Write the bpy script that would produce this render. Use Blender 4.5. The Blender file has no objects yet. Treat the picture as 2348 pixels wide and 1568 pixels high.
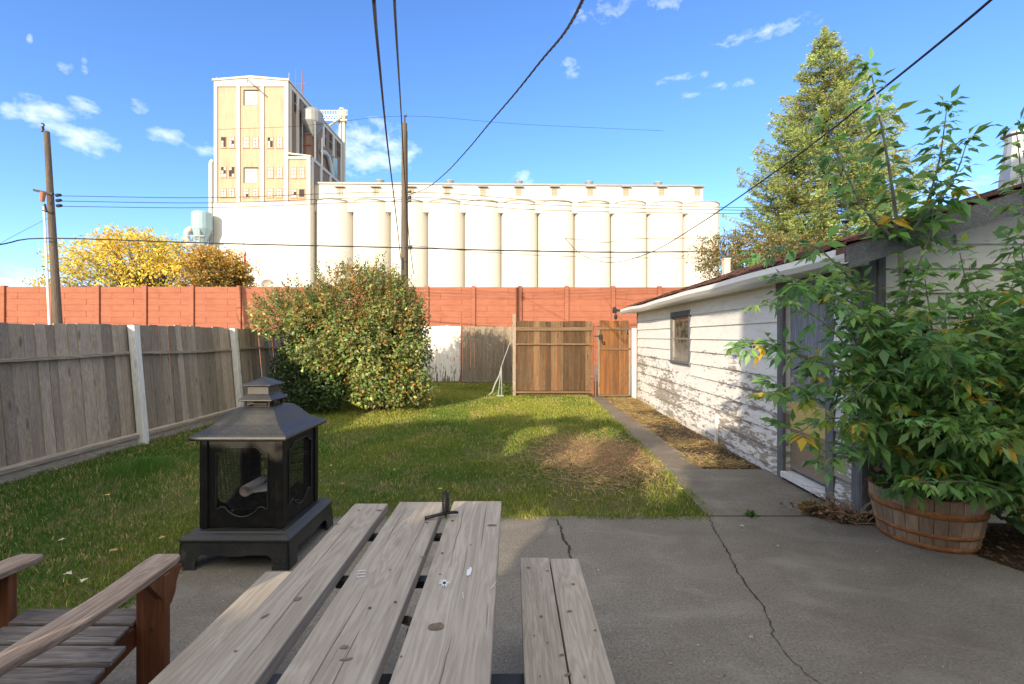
import bpy, math, random
import numpy as np
from mathutils import Vector, Matrix
random.seed(7); rng = np.random.default_rng(7)
D = bpy.data; col = bpy.context.scene.collection; sc = bpy.context.scene
R = math.radians
CAMZ, FOC, CX, CY = 1.56, 1043.0, 1173.5, 772.0      # photo geometry at 2347 px width
# ------------------------------------------------------------------ camera
cam = D.cameras.new('camera'); camo = D.objects.new('camera', cam); col.objects.link(camo)
camo.location = (0, 0, CAMZ); camo.rotation_euler = (R(90), 0, 0)
cam.sensor_width = 36; cam.lens = 36 * FOC / 2347.0
cam.shift_y = -12 / 2347.0
cam.clip_start = 0.05; cam.clip_end = 3000
sc.camera = camo
# ------------------------------------------------------------------ light
SUN_A, SUN_E = 24.0, 14.5                              # heading east of +Y, elevation
sd = Vector((math.sin(R(SUN_A)) * math.cos(R(SUN_E)), math.cos(R(SUN_A)) * math.cos(R(SUN_E)), -math.sin(R(SUN_E))))
sl = D.lights.new('sun', 'SUN'); slo = D.objects.new('sun', sl); col.objects.link(slo)
sl.energy = 3.4; sl.angle = R(0.55); sl.color = (1.0, 0.84, 0.62)
slo.rotation_euler = sd.to_track_quat('-Z', 'Y').to_euler()
slo.location = (-10, -20, 15)
w = D.worlds.new('World'); sc.world = w; w.use_nodes = True
wt = w.node_tree; wt.nodes.clear()
def WN(t, **k):
    n = wt.nodes.new(t)
    for a, b in k.items(): setattr(n, a, b)
    return n
def wm(op, a, b=None, c=None):
    n = WN('ShaderNodeMath', operation=op)
    for i, v in enumerate((a, b, c)):
        if v is None: continue
        if isinstance(v, (int, float)): n.inputs[i].default_value = v
        else: wt.links.new(v, n.inputs[i])
    return n.outputs[0]
sky = WN('ShaderNodeTexSky', sky_type='NISHITA'); sky.sun_disc = False
sky.sun_elevation = R(SUN_E + 8); sky.sun_rotation = R(180 + SUN_A)
sky.air_density = 1.0; sky.dust_density = 0.3; sky.ozone_density = 2.5; sky.altitude = 600
hs = WN('ShaderNodeHueSaturation'); hs.inputs['Saturation'].default_value = 1.1
hs.inputs['Value'].default_value = 1.05
wt.links.new(sky.outputs[0], hs.inputs['Color'])
tc = WN('ShaderNodeTexCoord'); sp = WN('ShaderNodeSeparateXYZ'); wt.links.new(tc.outputs['Generated'], sp.inputs[0])
az = wm('ARCTAN2', sp.outputs[0], sp.outputs[1]); el = wm('ARCSINE', sp.outputs[2])
cmb = WN('ShaderNodeCombineXYZ'); wt.links.new(az, cmb.inputs[0]); wt.links.new(wm('MULTIPLY', el, 1.7), cmb.inputs[1])
nz = WN('ShaderNodeTexNoise'); nz.inputs['Scale'].default_value = 24; nz.inputs['Detail'].default_value = 9
nz.inputs['Roughness'].default_value = 0.62; nz.inputs['Distortion'].default_value = 0.25
wt.links.new(cmb.outputs[0], nz.inputs['Vector'])
def cloud(px, py, wx, wy, amp):
    dx, dz = (px - CX) / FOC, (CY - py) / FOC
    a = math.atan(dx); e = math.atan2(dz, math.hypot(dx, 1))
    sa = wx / FOC * math.cos(a) ** 2; se = wy / FOC * math.cos(a)
    u = wm('DIVIDE', wm('SUBTRACT', az, a), sa); v = wm('DIVIDE', wm('SUBTRACT', el, e), se)
    return wm('MULTIPLY', wm('EXPONENT', wm('MULTIPLY', wm('ADD', wm('MULTIPLY', u, u), wm('MULTIPLY', v, v)), -1)), amp)
tot = None
for c in [(15, 255, 30, 24, 1.1), (105, 250, 60, 28, .95), (105, 280, 70, 22, .8), (190, 245, 35, 18, .8), (200, 315, 70, 26, 1.15), (215, 345, 35, 16, .8),
          (395, 316, 55, 18, 1.0), (310, 243, 30, 14, .8), (475, 348, 25, 14, 1.0), (150, 152, 22, 14, .8), (195, 145, 10, 28, .6),
          (845, 325, 75, 40, 1.15), (820, 370, 60, 30, 1.0), (920, 350, 40, 34, .8), (1305, 157, 22, 16, 1.0), (1400, 25, 90, 22, .62),
          (1530, 10, 40, 18, .6), (1760, 72, 150, 16, .62), (1650, 205, 110, 12, .55), (1560, 180, 90, 10, .5), (60, 645, 110, 32, .95),
          (2250, 425, 90, 30, .75), (1200, 410, 30, 20, .7), (68, 92, 8, 16, .6), (2100, 440, 60, 30, .6)]:
    o = cloud(*c); tot = o if tot is None else wm('ADD', tot, o)
cm = WN('ShaderNodeMapRange'); cm.inputs['From Min'].default_value = 0.16; cm.inputs['From Max'].default_value = 1.0
tc1 = wm('MINIMUM', tot, 1.15)
wt.links.new(wm('MULTIPLY', wm('ADD', wm('MULTIPLY', tc1, .50), wm('MULTIPLY', wm('SUBTRACT', nz.outputs['Fac'], .5), 2.3)), wm('MINIMUM', wm('MULTIPLY', tot, 3.0), 1)), cm.inputs['Value'])
mx = WN('ShaderNodeMix', data_type='RGBA'); wt.links.new(wm('MULTIPLY', cm.outputs[0], 0.52), mx.inputs[0])
tint = WN('ShaderNodeMix', data_type='RGBA', blend_type='MULTIPLY'); tint.inputs[0].default_value = 1.0
tint.inputs['B'].default_value = (0.84, 0.96, 1.20, 1)
wt.links.new(hs.outputs[0], tint.inputs['A'])
wt.links.new(tint.outputs['Result'], mx.inputs['A']); mx.inputs['B'].default_value = (6.5, 6.7, 7.2, 1)
# unseen bright cloud overhead and behind the viewpoint, added to lift the shade
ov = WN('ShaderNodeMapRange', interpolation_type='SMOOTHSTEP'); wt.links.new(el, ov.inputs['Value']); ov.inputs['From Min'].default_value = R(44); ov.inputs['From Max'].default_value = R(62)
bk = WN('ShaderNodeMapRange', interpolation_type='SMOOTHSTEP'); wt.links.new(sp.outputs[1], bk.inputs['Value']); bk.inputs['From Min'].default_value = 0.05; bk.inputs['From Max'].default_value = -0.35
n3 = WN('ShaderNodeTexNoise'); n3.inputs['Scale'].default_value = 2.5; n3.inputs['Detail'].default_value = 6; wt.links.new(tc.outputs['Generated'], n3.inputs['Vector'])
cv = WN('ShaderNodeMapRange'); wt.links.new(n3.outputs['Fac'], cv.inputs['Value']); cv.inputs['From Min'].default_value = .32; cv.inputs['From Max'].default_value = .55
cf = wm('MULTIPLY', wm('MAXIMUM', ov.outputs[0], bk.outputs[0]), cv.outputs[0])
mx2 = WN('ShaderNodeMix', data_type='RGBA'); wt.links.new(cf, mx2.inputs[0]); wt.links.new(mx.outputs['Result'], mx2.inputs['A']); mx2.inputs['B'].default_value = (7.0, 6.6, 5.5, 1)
bg = WN('ShaderNodeBackground'); bg.inputs[1].default_value = 0.12
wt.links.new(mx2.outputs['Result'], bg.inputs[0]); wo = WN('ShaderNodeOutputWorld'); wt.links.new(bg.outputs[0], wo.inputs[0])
vs = sc.view_settings; vs.view_transform = 'Standard'; vs.look = 'None'; vs.gamma = 1; vs.exposure = 1.18
sc.cycles.max_bounces = 8; sc.cycles.transparent_max_bounces = 16
# ------------------------------------------------------------------ helpers
def at(px, py, Y, rz=0.0):
    """point seen at (px,py) whose depth along the frame's own y axis is Y"""
    dx, dz = (px - CX) / FOC, (CY - py) / FOC
    c, s = math.cos(rz), math.sin(rz)
    t = Y / (-dx * s + c)
    return Vector(((dx * c + s) * t, Y, CAMZ + dz * t))
def tag(o, label=None, cat=None, group=None, kind=None):
    if label: o['label'] = label
    if cat: o['category'] = cat
    if group: o['group'] = group
    if kind: o['kind'] = kind
    return o
ORG = {}
def thing(name, label, cat, loc=(0, 0, 0), rz=0.0, group=None):
    o = D.objects.new(name, None); col.objects.link(o); o.empty_display_size = .2
    l = Matrix.Rotation(rz, 4, 'Z') @ Vector(loc); o.location = l; o.rotation_euler = (0, 0, rz)
    o['org'] = 0; del o['org']; ORG[o] = Vector(loc)
    return tag(o, label, cat, group)
class MB:
    def __init__(s): s.V = []; s.F = []; s.A = []; s.M = []; s.mi = 0
    def add(s, vs, fs, r=None):
        b = len(s.V); s.V += [tuple(v) for v in vs]; r = random.random() if r is None else r
        for f in fs: s.F.append(tuple(b + i for i in f)); s.A.append(r); s.M.append(s.mi)
    def box(s, x0, x1, y0, y1, z0, z1, r=None, jig=0.0):
        j = lambda: random.uniform(-jig, jig) if jig else 0
        vs = [(x + j(), y + j(), z + j()) for z in (z0, z1) for y in (y0, y1) for x in (x0, x1)]
        s.add(vs, [(0, 2, 3, 1), (4, 5, 7, 6), (0, 1, 5, 4), (2, 6, 7, 3), (0, 4, 6, 2), (1, 3, 7, 5)], r)
    def beam(s, p, q, wd, ht, up=(0, 0, 1), r=None):
        p, q = Vector(p), Vector(q); d = (q - p).normalized(); sx = d.cross(Vector(up))
        if sx.length < 1e-4: sx = d.cross(Vector((0, 1, 0)))
        sx.normalize(); u = sx.cross(d)
        vs = [c + sx * a * wd / 2 + u * b * ht / 2 for c in (p, q) for b in (-1, 1) for a in (-1, 1)]
        s.add(vs, [(0, 1, 3, 2), (4, 6, 7, 5), (0, 4, 5, 1), (2, 3, 7, 6), (0, 2, 6, 4), (1, 5, 7, 3)], r)
    def tube(s, pts, rads, n=8, cap=True, r=None):
        pts = [Vector(p) for p in pts]
        if isinstance(rads, (int, float)): rads = [rads] * len(pts)
        vs = []; fs = []; prev = None
        for i, p in enumerate(pts):
            d = (pts[min(i + 1, len(pts) - 1)] - pts[max(i - 1, 0)])
            d = d.normalized() if d.length > 1e-9 else Vector((0, 0, 1))
            if prev is None:
                a = d.cross(Vector((0.3, 1, 0.1)));
                if a.length < 1e-3: a = d.cross(Vector((1, 0, 0)))
            else:
                a = prev - d * prev.dot(d)
            a.normalize(); prev = a; b = d.cross(a)
            for k in range(n):
                t = 2 * math.pi * k / n; vs.append(p + (a * math.cos(t) + b * math.sin(t)) * rads[i])
        for i in range(len(pts) - 1):
            for k in range(n):
                k2 = (k + 1) % n; fs.append((i * n + k, i * n + k2, (i + 1) * n + k2, (i + 1) * n + k))
        if cap: fs.append(tuple(range(n))[::-1]); fs.append(tuple((len(pts) - 1) * n + k for k in range(n)))
        s.add(vs, fs, r)
    def lathe(s, prof, cx=0, cy=0, n=24, a0=0, r=None, close=False, sq=False):
        """profile of (radius, z); sq: square rings"""
        vs = []; fs = []
        for (rr, z) in prof:
            for k in range(n):
                t = a0 + 2 * math.pi * k / n; vs.append((cx + rr * math.cos(t), cy + rr * math.sin(t), z))
        for i in range(len(prof) - 1):
            for k in range(n):
                k2 = (k + 1) % n; fs.append((i * n + k, i * n + k2, (i + 1) * n + k2, (i + 1) * n + k))
        if close: fs.append(tuple(range(n))[::-1]); fs.append(tuple((len(prof) - 1) * n + k for k in range(n)))
        s.add(vs, fs, r)
    def prism(s, poly, axis, a, b, r=None):
        """poly in the plane normal to axis, extruded a..b"""
        def mk(u, v, t): return {'x': (t, u, v), 'y': (u, t, v), 'z': (u, v, t)}[axis]
        n = len(poly); vs = [mk(u, v, a) for u, v in poly] + [mk(u, v, b) for u, v in poly]
        fs = [tuple(range(n)), tuple(range(n, 2 * n))[::-1]] + [(i, (i + 1) % n, n + (i + 1) % n, n + i) for i in range(n)]
        s.add(vs, fs, r)
    def build(s, name, mats, parent=None, smooth=False, bevel=0.0, org=None, seg=1, rz=0.0):
        if not isinstance(mats, (list, tuple)): mats = [mats]
        me = D.meshes.new(name)
        if org is None: org = ORG.get(parent, Vector((0, 0, 0)))
        o0 = Vector(org)
        me.from_pydata([tuple(Vector(v) - o0) for v in s.V], [], s.F)
        for m in mats: me.materials.append(m)
        at_ = me.attributes.new('rnd', 'FLOAT', 'FACE'); at_.data.foreach_set('value', s.A)
        me.polygons.foreach_set('material_index', s.M)
        if smooth: me.polygons.foreach_set('use_smooth', [True] * len(s.F))
        me.update()
        import bmesh
        bm = bmesh.new(); bm.from_mesh(me); bmesh.ops.recalc_face_normals(bm, faces=bm.faces); bm.to_mesh(me); bm.free()
        o = D.objects.new(name, me); col.objects.link(o)
        if parent is not None:
            o.parent = parent; ORG[o] = o0
            if ORG.get(parent) is not None and (o0 - ORG[parent]).length > 1e-9: o.location = o0 - ORG[parent]
        else:
            o.location = Matrix.Rotation(rz, 4, 'Z') @ o0; o.rotation_euler = (0, 0, rz)
        if bevel:
            m = o.modifiers.new('bevel', 'BEVEL'); m.width = bevel; m.segments = seg; m.limit_method = 'ANGLE'; m.angle_limit = R(40)
            m.harden_normals = False
        return o
def npmesh(name, mat, V, Fq, colr=None, parent=None, org=(0, 0, 0), smooth=False):
    """fast mesh: V (n,3), Fq (m,k) ; colr (m,3) per-face colour"""
    me = D.meshes.new(name); V = np.asarray(V, dtype=np.float32) - np.array(org, dtype=np.float32)
    m, k = Fq.shape
    me.vertices.add(len(V)); me.vertices.foreach_set('co', V.ravel())
    me.loops.add(m * k); me.loops.foreach_set('vertex_index', Fq.astype(np.int32).ravel())
    me.polygons.add(m); me.polygons.foreach_set('loop_start', np.arange(0, m * k, k, dtype=np.int32))
    me.polygons.foreach_set('loop_total', np.full(m, k, dtype=np.int32))
    me.update(calc_edges=True)
    if colr is not None:
        a = me.attributes.new('Col', 'FLOAT_COLOR', 'CORNER')
        c = np.concatenate([colr, np.ones((m, 1))], 1).astype(np.float32)
        a.data.foreach_set('color', np.repeat(c, k, axis=0).ravel())
    me.materials.append(mat)
    if smooth: me.polygons.foreach_set('use_smooth', np.ones(m, dtype=bool))
    o = D.objects.new(name, me); col.objects.link(o)
    if parent is not None: o.parent = parent
    else: o.location = org
    return o
def nrm(a): return a / np.maximum(np.linalg.norm(a, axis=-1, keepdims=True), 1e-9)
def rdir(n):
    a = rng.normal(size=(n, 3)); return nrm(a)
def leaf_arrays(C, Dr, N, L, W, droop=0.12):
    """folded leaves, two quads each"""
    Dr = nrm(Dr); S = nrm(np.cross(Dr, N)); N2 = np.cross(S, Dr); L = L[:, None]; W = W[:, None]
    droop = (droop * rng.uniform(-.3, 2.4, len(C)))[:, None]; b = C; l = C + Dr * L * .42 + S * W * .5 + N2 * W * .14; r = C + Dr * L * .42 - S * W * .5 + N2 * W * .14
    m = C + Dr * L * .5; t = C + Dr * L - N2 * L * droop
    n = len(C); V = np.stack([b, l, r, m, t], 1).reshape(-1, 3); i = np.arange(n)[:, None] * 5
    F = np.concatenate([i + np.array([[0, 3, 4, 1]]), i + np.array([[0, 2, 4, 3]])], 1).reshape(-1, 4)
    return V, F
def leaf_obj(name, mat, C, Dr, N, L, W, colr, parent=None, org=(0, 0, 0), droop=.12):
    V, F = leaf_arrays(C, Dr, N, L, W, droop)
    return npmesh(name, mat, V, F, np.repeat(colr, 2, axis=0), parent, org)
def quad_obj(name, mat, C, Dr, N, L, W, colr, parent=None, org=(0, 0, 0)):
    Dr = nrm(Dr); S = nrm(np.cross(Dr, N)); L = L[:, None]; W = W[:, None]
    V = np.stack([C, C + Dr * L * .45 + S * W * .5, C + Dr * L, C + Dr * L * .45 - S * W * .5], 1).reshape(-1, 3)
    F = np.arange(len(C) * 4).reshape(-1, 4)
    return npmesh(name, mat, V, F, colr, parent, org)
_g = rng.random((256, 256))
def vnoise(x, y, s=1.0, seed=0):
    x = np.asarray(x) * s + seed * 17.3; y = np.asarray(y) * s + seed * 9.1
    xi = np.floor(x).astype(int); yi = np.floor(y).astype(int); fx = x - xi; fy = y - yi
    fx = fx * fx * (3 - 2 * fx); fy = fy * fy * (3 - 2 * fy)
    g = lambda a, b: _g[a % 256, b % 256]
    return (g(xi, yi) * (1 - fx) + g(xi + 1, yi) * fx) * (1 - fy) + (g(xi, yi + 1) * (1 - fx) + g(xi + 1, yi + 1) * fx) * fy
def fnoise(x, y, s=1.0, seed=0):
    return (vnoise(x, y, s, seed) * .55 + vnoise(x, y, s * 2.1, seed + 3) * .3 + vnoise(x, y, s * 4.3, seed + 5) * .15)
def copy_tree(o, parent=None):
    c = o.copy(); col.objects.link(c)
    if parent is not None: c.parent = parent
    for ch in list(o.children):
        copy_tree(ch, c)
    return c
# ------------------------------------------------------------------ materials
class NT:
    def __init__(s, name, rough=.8, metal=0.0, spec=.3):
        m = D.materials.new(name); m.use_nodes = True; s.m = m; s.t = m.node_tree
        s.b = s.t.nodes['Principled BSDF']; s.b.inputs['Roughness'].default_value = rough
        s.b.inputs['Metallic'].default_value = metal; s.b.inputs['Specular IOR Level'].default_value = spec
        s._c = None
    def n(s, t, **k):
        n = s.t.nodes.new(t)
        for a, b in k.items(): setattr(n, a, b)
        return n
    def put(s, v, sock):
        if isinstance(v, (int, float)): sock.default_value = v
        elif isinstance(v, (tuple, list)): sock.default_value = (*v, 1) if (len(v) == 3 and sock.type == 'RGBA') else v
        else: s.t.links.new(v, sock)
    def math(s, op, a, b=0.0, c=0.0, clamp=False):
        n = s.n('ShaderNodeMath', operation=op); n.use_clamp = clamp
        s.put(a, n.inputs[0]); s.put(b, n.inputs[1]); s.put(c, n.inputs[2]); return n.outputs[0]
    def co(s):
        if s._c is None: s._c = s.n('ShaderNodeTexCoord').outputs['Object']
        return s._c
    def attr(s, name, out='Fac'): 
        n = s.n('ShaderNodeAttribute'); n.attribute_name = name; return n.outputs[out]
    def map(s, v, scale=(1, 1, 1), loc=(0, 0, 0), rot=(0, 0, 0)):
        n = s.n('ShaderNodeMapping'); s.put(v, n.inputs[0]); n.inputs['Scale'].default_value = scale
        n.inputs['Location'].default_value = loc; n.inputs['Rotation'].default_value = rot; return n.outputs[0]
    def vadd(s, a, b):
        n = s.n('ShaderNodeVectorMath', operation='ADD'); s.put(a, n.inputs[0]); s.put(b, n.inputs[1]); return n.outputs[0]
    def noise(s, v, sc_=5, det=4, rough=.55, dist=0.0):
        n = s.n('ShaderNodeTexNoise'); s.put(v, n.inputs['Vector']); n.inputs['Scale'].default_value = sc_
        n.inputs['Detail'].default_value = det; n.inputs['Roughness'].default_value = rough; n.inputs['Distortion'].default_value = dist
        return n.outputs['Fac']
    def vor(s, v, sc_=5, feat='F1', out='Distance', rnd=1.0):
        n = s.n('ShaderNodeTexVoronoi', feature=feat); s.put(v, n.inputs['Vector']); n.inputs['Scale'].default_value = sc_
        n.inputs['Randomness'].default_value = rnd
        return n.outputs[out]
    def ramp(s, f, stops):
        n = s.n('ShaderNodeValToRGB'); e = n.color_ramp.elements
        while len(e) < len(stops): e.new(.5)
        for i, (p, c) in enumerate(stops): e[i].position = p; e[i].color = (*c, 1) if not isinstance(c, (int, float)) else (c, c, c, 1)
        s.put(f, n.inputs[0]); return n.outputs[0]
    def mr(s, v, a, b, c=0.0, d=1.0):
        n = s.n('ShaderNodeMapRange'); s.put(v, n.inputs[0]); s.put(a, n.inputs[1]); s.put(b, n.inputs[2]); s.put(c, n.inputs[3]); s.put(d, n.inputs[4]); return n.outputs[0]
    def mix(s, f, a, b, mode='MIX'):
        n = s.n('ShaderNodeMix', data_type='RGBA', blend_type=mode); s.put(f, n.inputs[0]); s.put(a, n.inputs['A']); s.put(b, n.inputs['B']); return n.outputs['Result']
    def sep(s, v): 
        n = s.n('ShaderNodeSeparateXYZ'); s.put(v, n.inputs[0]); return n.outputs
    def comb(s, x, y, z):
        n = s.n('ShaderNodeCombineXYZ'); s.put(x, n.inputs[0]); s.put(y, n.inputs[1]); s.put(z, n.inputs[2]); return n.outputs[0]
    def color(s, v): s.put(v, s.b.inputs['Base Color']); return s
    def rough(s, v): s.put(v, s.b.inputs['Roughness']); return s
    def bump(s, h, dist=.01, st=.6):
        n = s.n('ShaderNodeBump'); n.inputs['Distance'].default_value = dist; n.inputs['Strength'].default_value = st
        s.put(h, n.inputs['Height']); s.t.links.new(n.outputs[0], s.b.inputs['Normal']); return s
def wood(name, c1, c2, c3, ax='z', grain=1.0, knots=1.0, varyv=.35, extra=None, crackd=.6, rough=.85, ringk=.55):
    """weathered timber: grain runs along axis ax; per-board variation from attribute rnd"""
    q = NT(name, rough, 0, .2); r = q.attr('rnd'); co = q.co()
    off = q.comb(q.math('MULTIPLY', r, 37.1), q.math('MULTIPLY', r, 91.7), q.math('MULTIPLY', r, 53.3))
    v = q.vadd(co, off)
    l, c = 1.0, 14.0
    sc3 = {'x': (l, c, c), 'y': (c, l, c), 'z': (c, c, l)}[ax]
    fine = {'x': (3, 90, 90), 'y': (90, 3, 90), 'z': (90, 90, 3)}[ax]
    n1 = q.noise(q.map(v, sc3), 1.0 * grain, 5, .6, .35)
    n2 = q.noise(q.map(v, fine), 1.0 * grain, 4, .6, .2)
    kn = {'x': (1.6, 7, 7), 'y': (7, 1.6, 7), 'z': (7, 7, 1.6)}[ax]
    vd = q.vor(q.map(v, kn), 1.0)
    knot = q.mr(vd, .05, .16, 1, 0)
    ring = q.math('SINE', q.math('MULTIPLY', q.math('ADD', n1, q.math('MULTIPLY', q.mr(vd, 0, .55, 1, 0), .35)), 55))
    g = q.math('ADD', q.math('MULTIPLY', n2, .6), q.math('MULTIPLY', ring, .085))
    base = q.mix(q.mr(n1, .3, .7), c1, c2)
    base = q.mix(q.mr(g, .42, .2, 0, ringk), base, c3)
    crack = q.mr(q.noise(q.map(v, tuple(x * .7 for x in fine)), 1.3, 2, .5), .3, .25, 0, crackd)
    base = q.mix(crack, base, tuple(x * .35 for x in c3))
    base = q.mix(q.math('MULTIPLY', knot, .75 * knots), base, tuple(x * .45 for x in c3))
    if extra: base = extra(q, base, v, r)
    val = q.mr(r, 0, 1, 1 - varyv, 1 + varyv * .45)
    base = q.mix(1.0, base, q.comb(val, val, val), 'MULTIPLY')
    q.color(base); q.bump(q.math('SUBTRACT', g, q.math('MULTIPLY', crack, .8)), .004, .7)
    return q.m
def plain(name, c, rough=.6, metal=0.0, spec=.4, var=.15, vs_=6, bumpd=0.0):
    q = NT(name, rough, metal, spec); n = q.noise(q.co(), vs_, 5, .6)
    q.color(q.mix(n, tuple(x * (1 - var) for x in c), tuple(min(1, x * (1 + var)) for x in c)))
    if bumpd: q.bump(q.noise(q.co(), vs_ * 8, 4), bumpd, .6)
    return q.m
def leafmat(name, trans=.35, rough=.5, spec=.35):
    q = NT(name, rough, 0, spec); c = q.attr('Col', 'Color'); q.color(c)
    t = q.n('ShaderNodeBsdfTranslucent'); hsv = q.n('ShaderNodeHueSaturation'); hsv.inputs['Value'].default_value = 1.3
    q.t.links.new(c, hsv.inputs['Color']); q.t.links.new(hsv.outputs[0], t.inputs[0])
    mx_ = q.n('ShaderNodeMixShader'); mx_.inputs[0].default_value = trans
    q.t.links.new(q.b.outputs[0], mx_.inputs[1]); q.t.links.new(t.outputs[0], mx_.inputs[2])
    q.t.links.new(mx_.outputs[0], q.t.nodes['Material Output'].inputs[0])
    return q.m
M = {}
M['leaf'] = leafmat('leaf', .38, .42, .45); M['grass'] = leafmat('grass_blade', .3, .6, .2); M['needle'] = leafmat('needle', .12, .7, .15)
M['bark'] = wood('bark', (.10, .08, .06), (.15, .12, .10), (.05, .04, .03), 'z', 1, .2)
M['stem'] = plain('stem', (.24, .23, .20), .8, 0, .2, .3, 30)
M['fence_wood'] = wood('fence_wood', (.40, .33, .26), (.52, .445, .365), (.19, .145, .115), 'z', 1, .95, .38, ringk=.45)
M['rail_wood'] = wood('rail_wood_y', (.40, .34, .28), (.52, .46, .39), (.16, .12, .09), 'y', 1, .4, .15)
M['rail_wood_x'] = wood('rail_wood_x', (.34, .25, .16), (.46, .37, .27), (.18, .11, .07), 'x', 1, .4, .15)
M['gate_rail'] = wood('gate_rail', (.16, .105, .06), (.25, .175, .11), (.09, .05, .03), 'x', 1, .3, .2)
M['old_wood'] = wood('old_wood', (.30, .25, .19), (.40, .34, .26), (.13, .09, .07), 'z', 1, .7, .25)
def stain(q, b, v, r):
    o = q.noise(q.map(v, (9, 9, .7)), 1, 3, .5, .5)
    return q.mix(q.mr(o, .52, .74, 0, .7), b, (.25, .10, .03))
M['gate_wood'] = wood('gate_wood', (.13, .078, .042), (.22, .145, .085), (.05, .028, .015), 'z', 1, .9, .5, stain, ringk=.5)
def stain2(q, b, v, r):
    o = q.noise(q.map(v, (8, 8, .6)), 1, 3, .5, .5)
    return q.mix(q.mr(o, .46, .68, 0, .75), b, (.30, .11, .028))
M['gate_wood_red'] = wood('gate_wood_red', (.14, .072, .034), (.20, .11, .055), (.05, .022, .011), 'z', 1, .9, .35, stain2, ringk=.5)
def peel(q, b, v, r):
    z = q.sep(q.co())[2]
    o = q.noise(q.map(v, (22, 22, 3)), 1, 5, .65, .6)
    m = q.mr(q.math('SUBTRACT', o, q.mr(z, .0, .7, .16, 0)), .40, .36, 0, 1)
    return q.mix(m, (.82, .80, .75), b)
M['white_fence'] = wood('white_fence', (.25, .21, .17), (.33, .28, .22), (.10, .08, .06), 'z', 1, .2, .1, peel)
M['white_post'] = wood('white_post', (.76, .76, .75), (.86, .86, .85), (.55, .52, .48), 'z', .6, .9, .05)
# table boards (grain along y)
M['table_wood'] = wood('table_wood', (.37, .32, .265), (.48, .425, .36), (.20, .16, .13), 'y', .9, .3, .10, crackd=.5, ringk=.42)
M['chair_slat'] = wood('chair_slat', (.17, .15, .145), (.28, .26, .25), (.07, .05, .05), 'x', 1.2, .2, .2, None, .9)
M['chair_arm'] = wood('chair_arm', (.29, .215, .165), (.45, .36, .29), (.13, .08, .055), 'y', 1.2, .2, .1, None, .9)
M['chair_frame'] = wood('chair_frame', (.17, .065, .030), (.23, .09, .040), (.10, .035, .02), 'z', .8, .1, .1, None, .2, .6)
M['pole_wood'] = wood('pole_wood', (.10, .082, .066), (.175, .145, .115), (.08, .055, .04), 'z', .8, .4, .1)
M['black'] = plain('black_metal', (.02, .02, .022), .45, .3, .5, .3, 20)
M['wire'] = plain('cable_rubber', (.018, .018, .02), .6, 0, .3)
M['galv'] = plain('galvanised', (.45, .46, .47), .5, .6, .5)
# ================================================================== SETTING
GRZ = -R(1.29)                                         # the garage stands turned a little clockwise
gc_, gs_ = math.cos(GRZ), math.sin(GRZ)
def gw(x, y): return (x * gc_ - y * gs_, x * gs_ + y * gc_)      # garage frame -> world
def sheet(name, poly, z, mat, kind='structure', thick=0.0, parent=None):
    m = MB(); 
    if thick: m.prism(poly, 'z', z - thick, z)
    else: m.add([(x, y, z) for x, y in poly], [tuple(range(len(poly)))])
    o = m.build(name, mat, parent)
    if parent is None: tag(o, kind=kind)
    return o
q = NT('soil', .95, 0, .1); n = q.noise(q.co(), 3, 8, .65); n2 = q.noise(q.co(), 40, 4, .6)
q.color(q.mix(q.mr(n2, .3, .7), (.055, .04, .027), (.13, .095, .06))); q.bump(n2, .02, .8); M['soil'] = q.m
q = NT('lawn_soil', .95, 0, .1); n = q.noise(q.co(), 1.2, 6, .6); n2 = q.noise(q.co(), 60, 4, .65)
c = q.mix(q.mr(n, .35, .65), (.05, .075, .018), (.10, .085, .035)); q.color(q.mix(q.mr(n2, .35, .7), c, (.15, .14, .06))); q.bump(n2, .015, .8); M['lawn_soil'] = q.m
q = NT('gravel', .95, 0, .1); n2 = q.noise(q.co(), 25, 6, .7); q.color(q.mix(n2, (.16, .14, .12), (.34, .31, .27))); q.bump(n2, .02, .6); M['gravel'] = q.m
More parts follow.
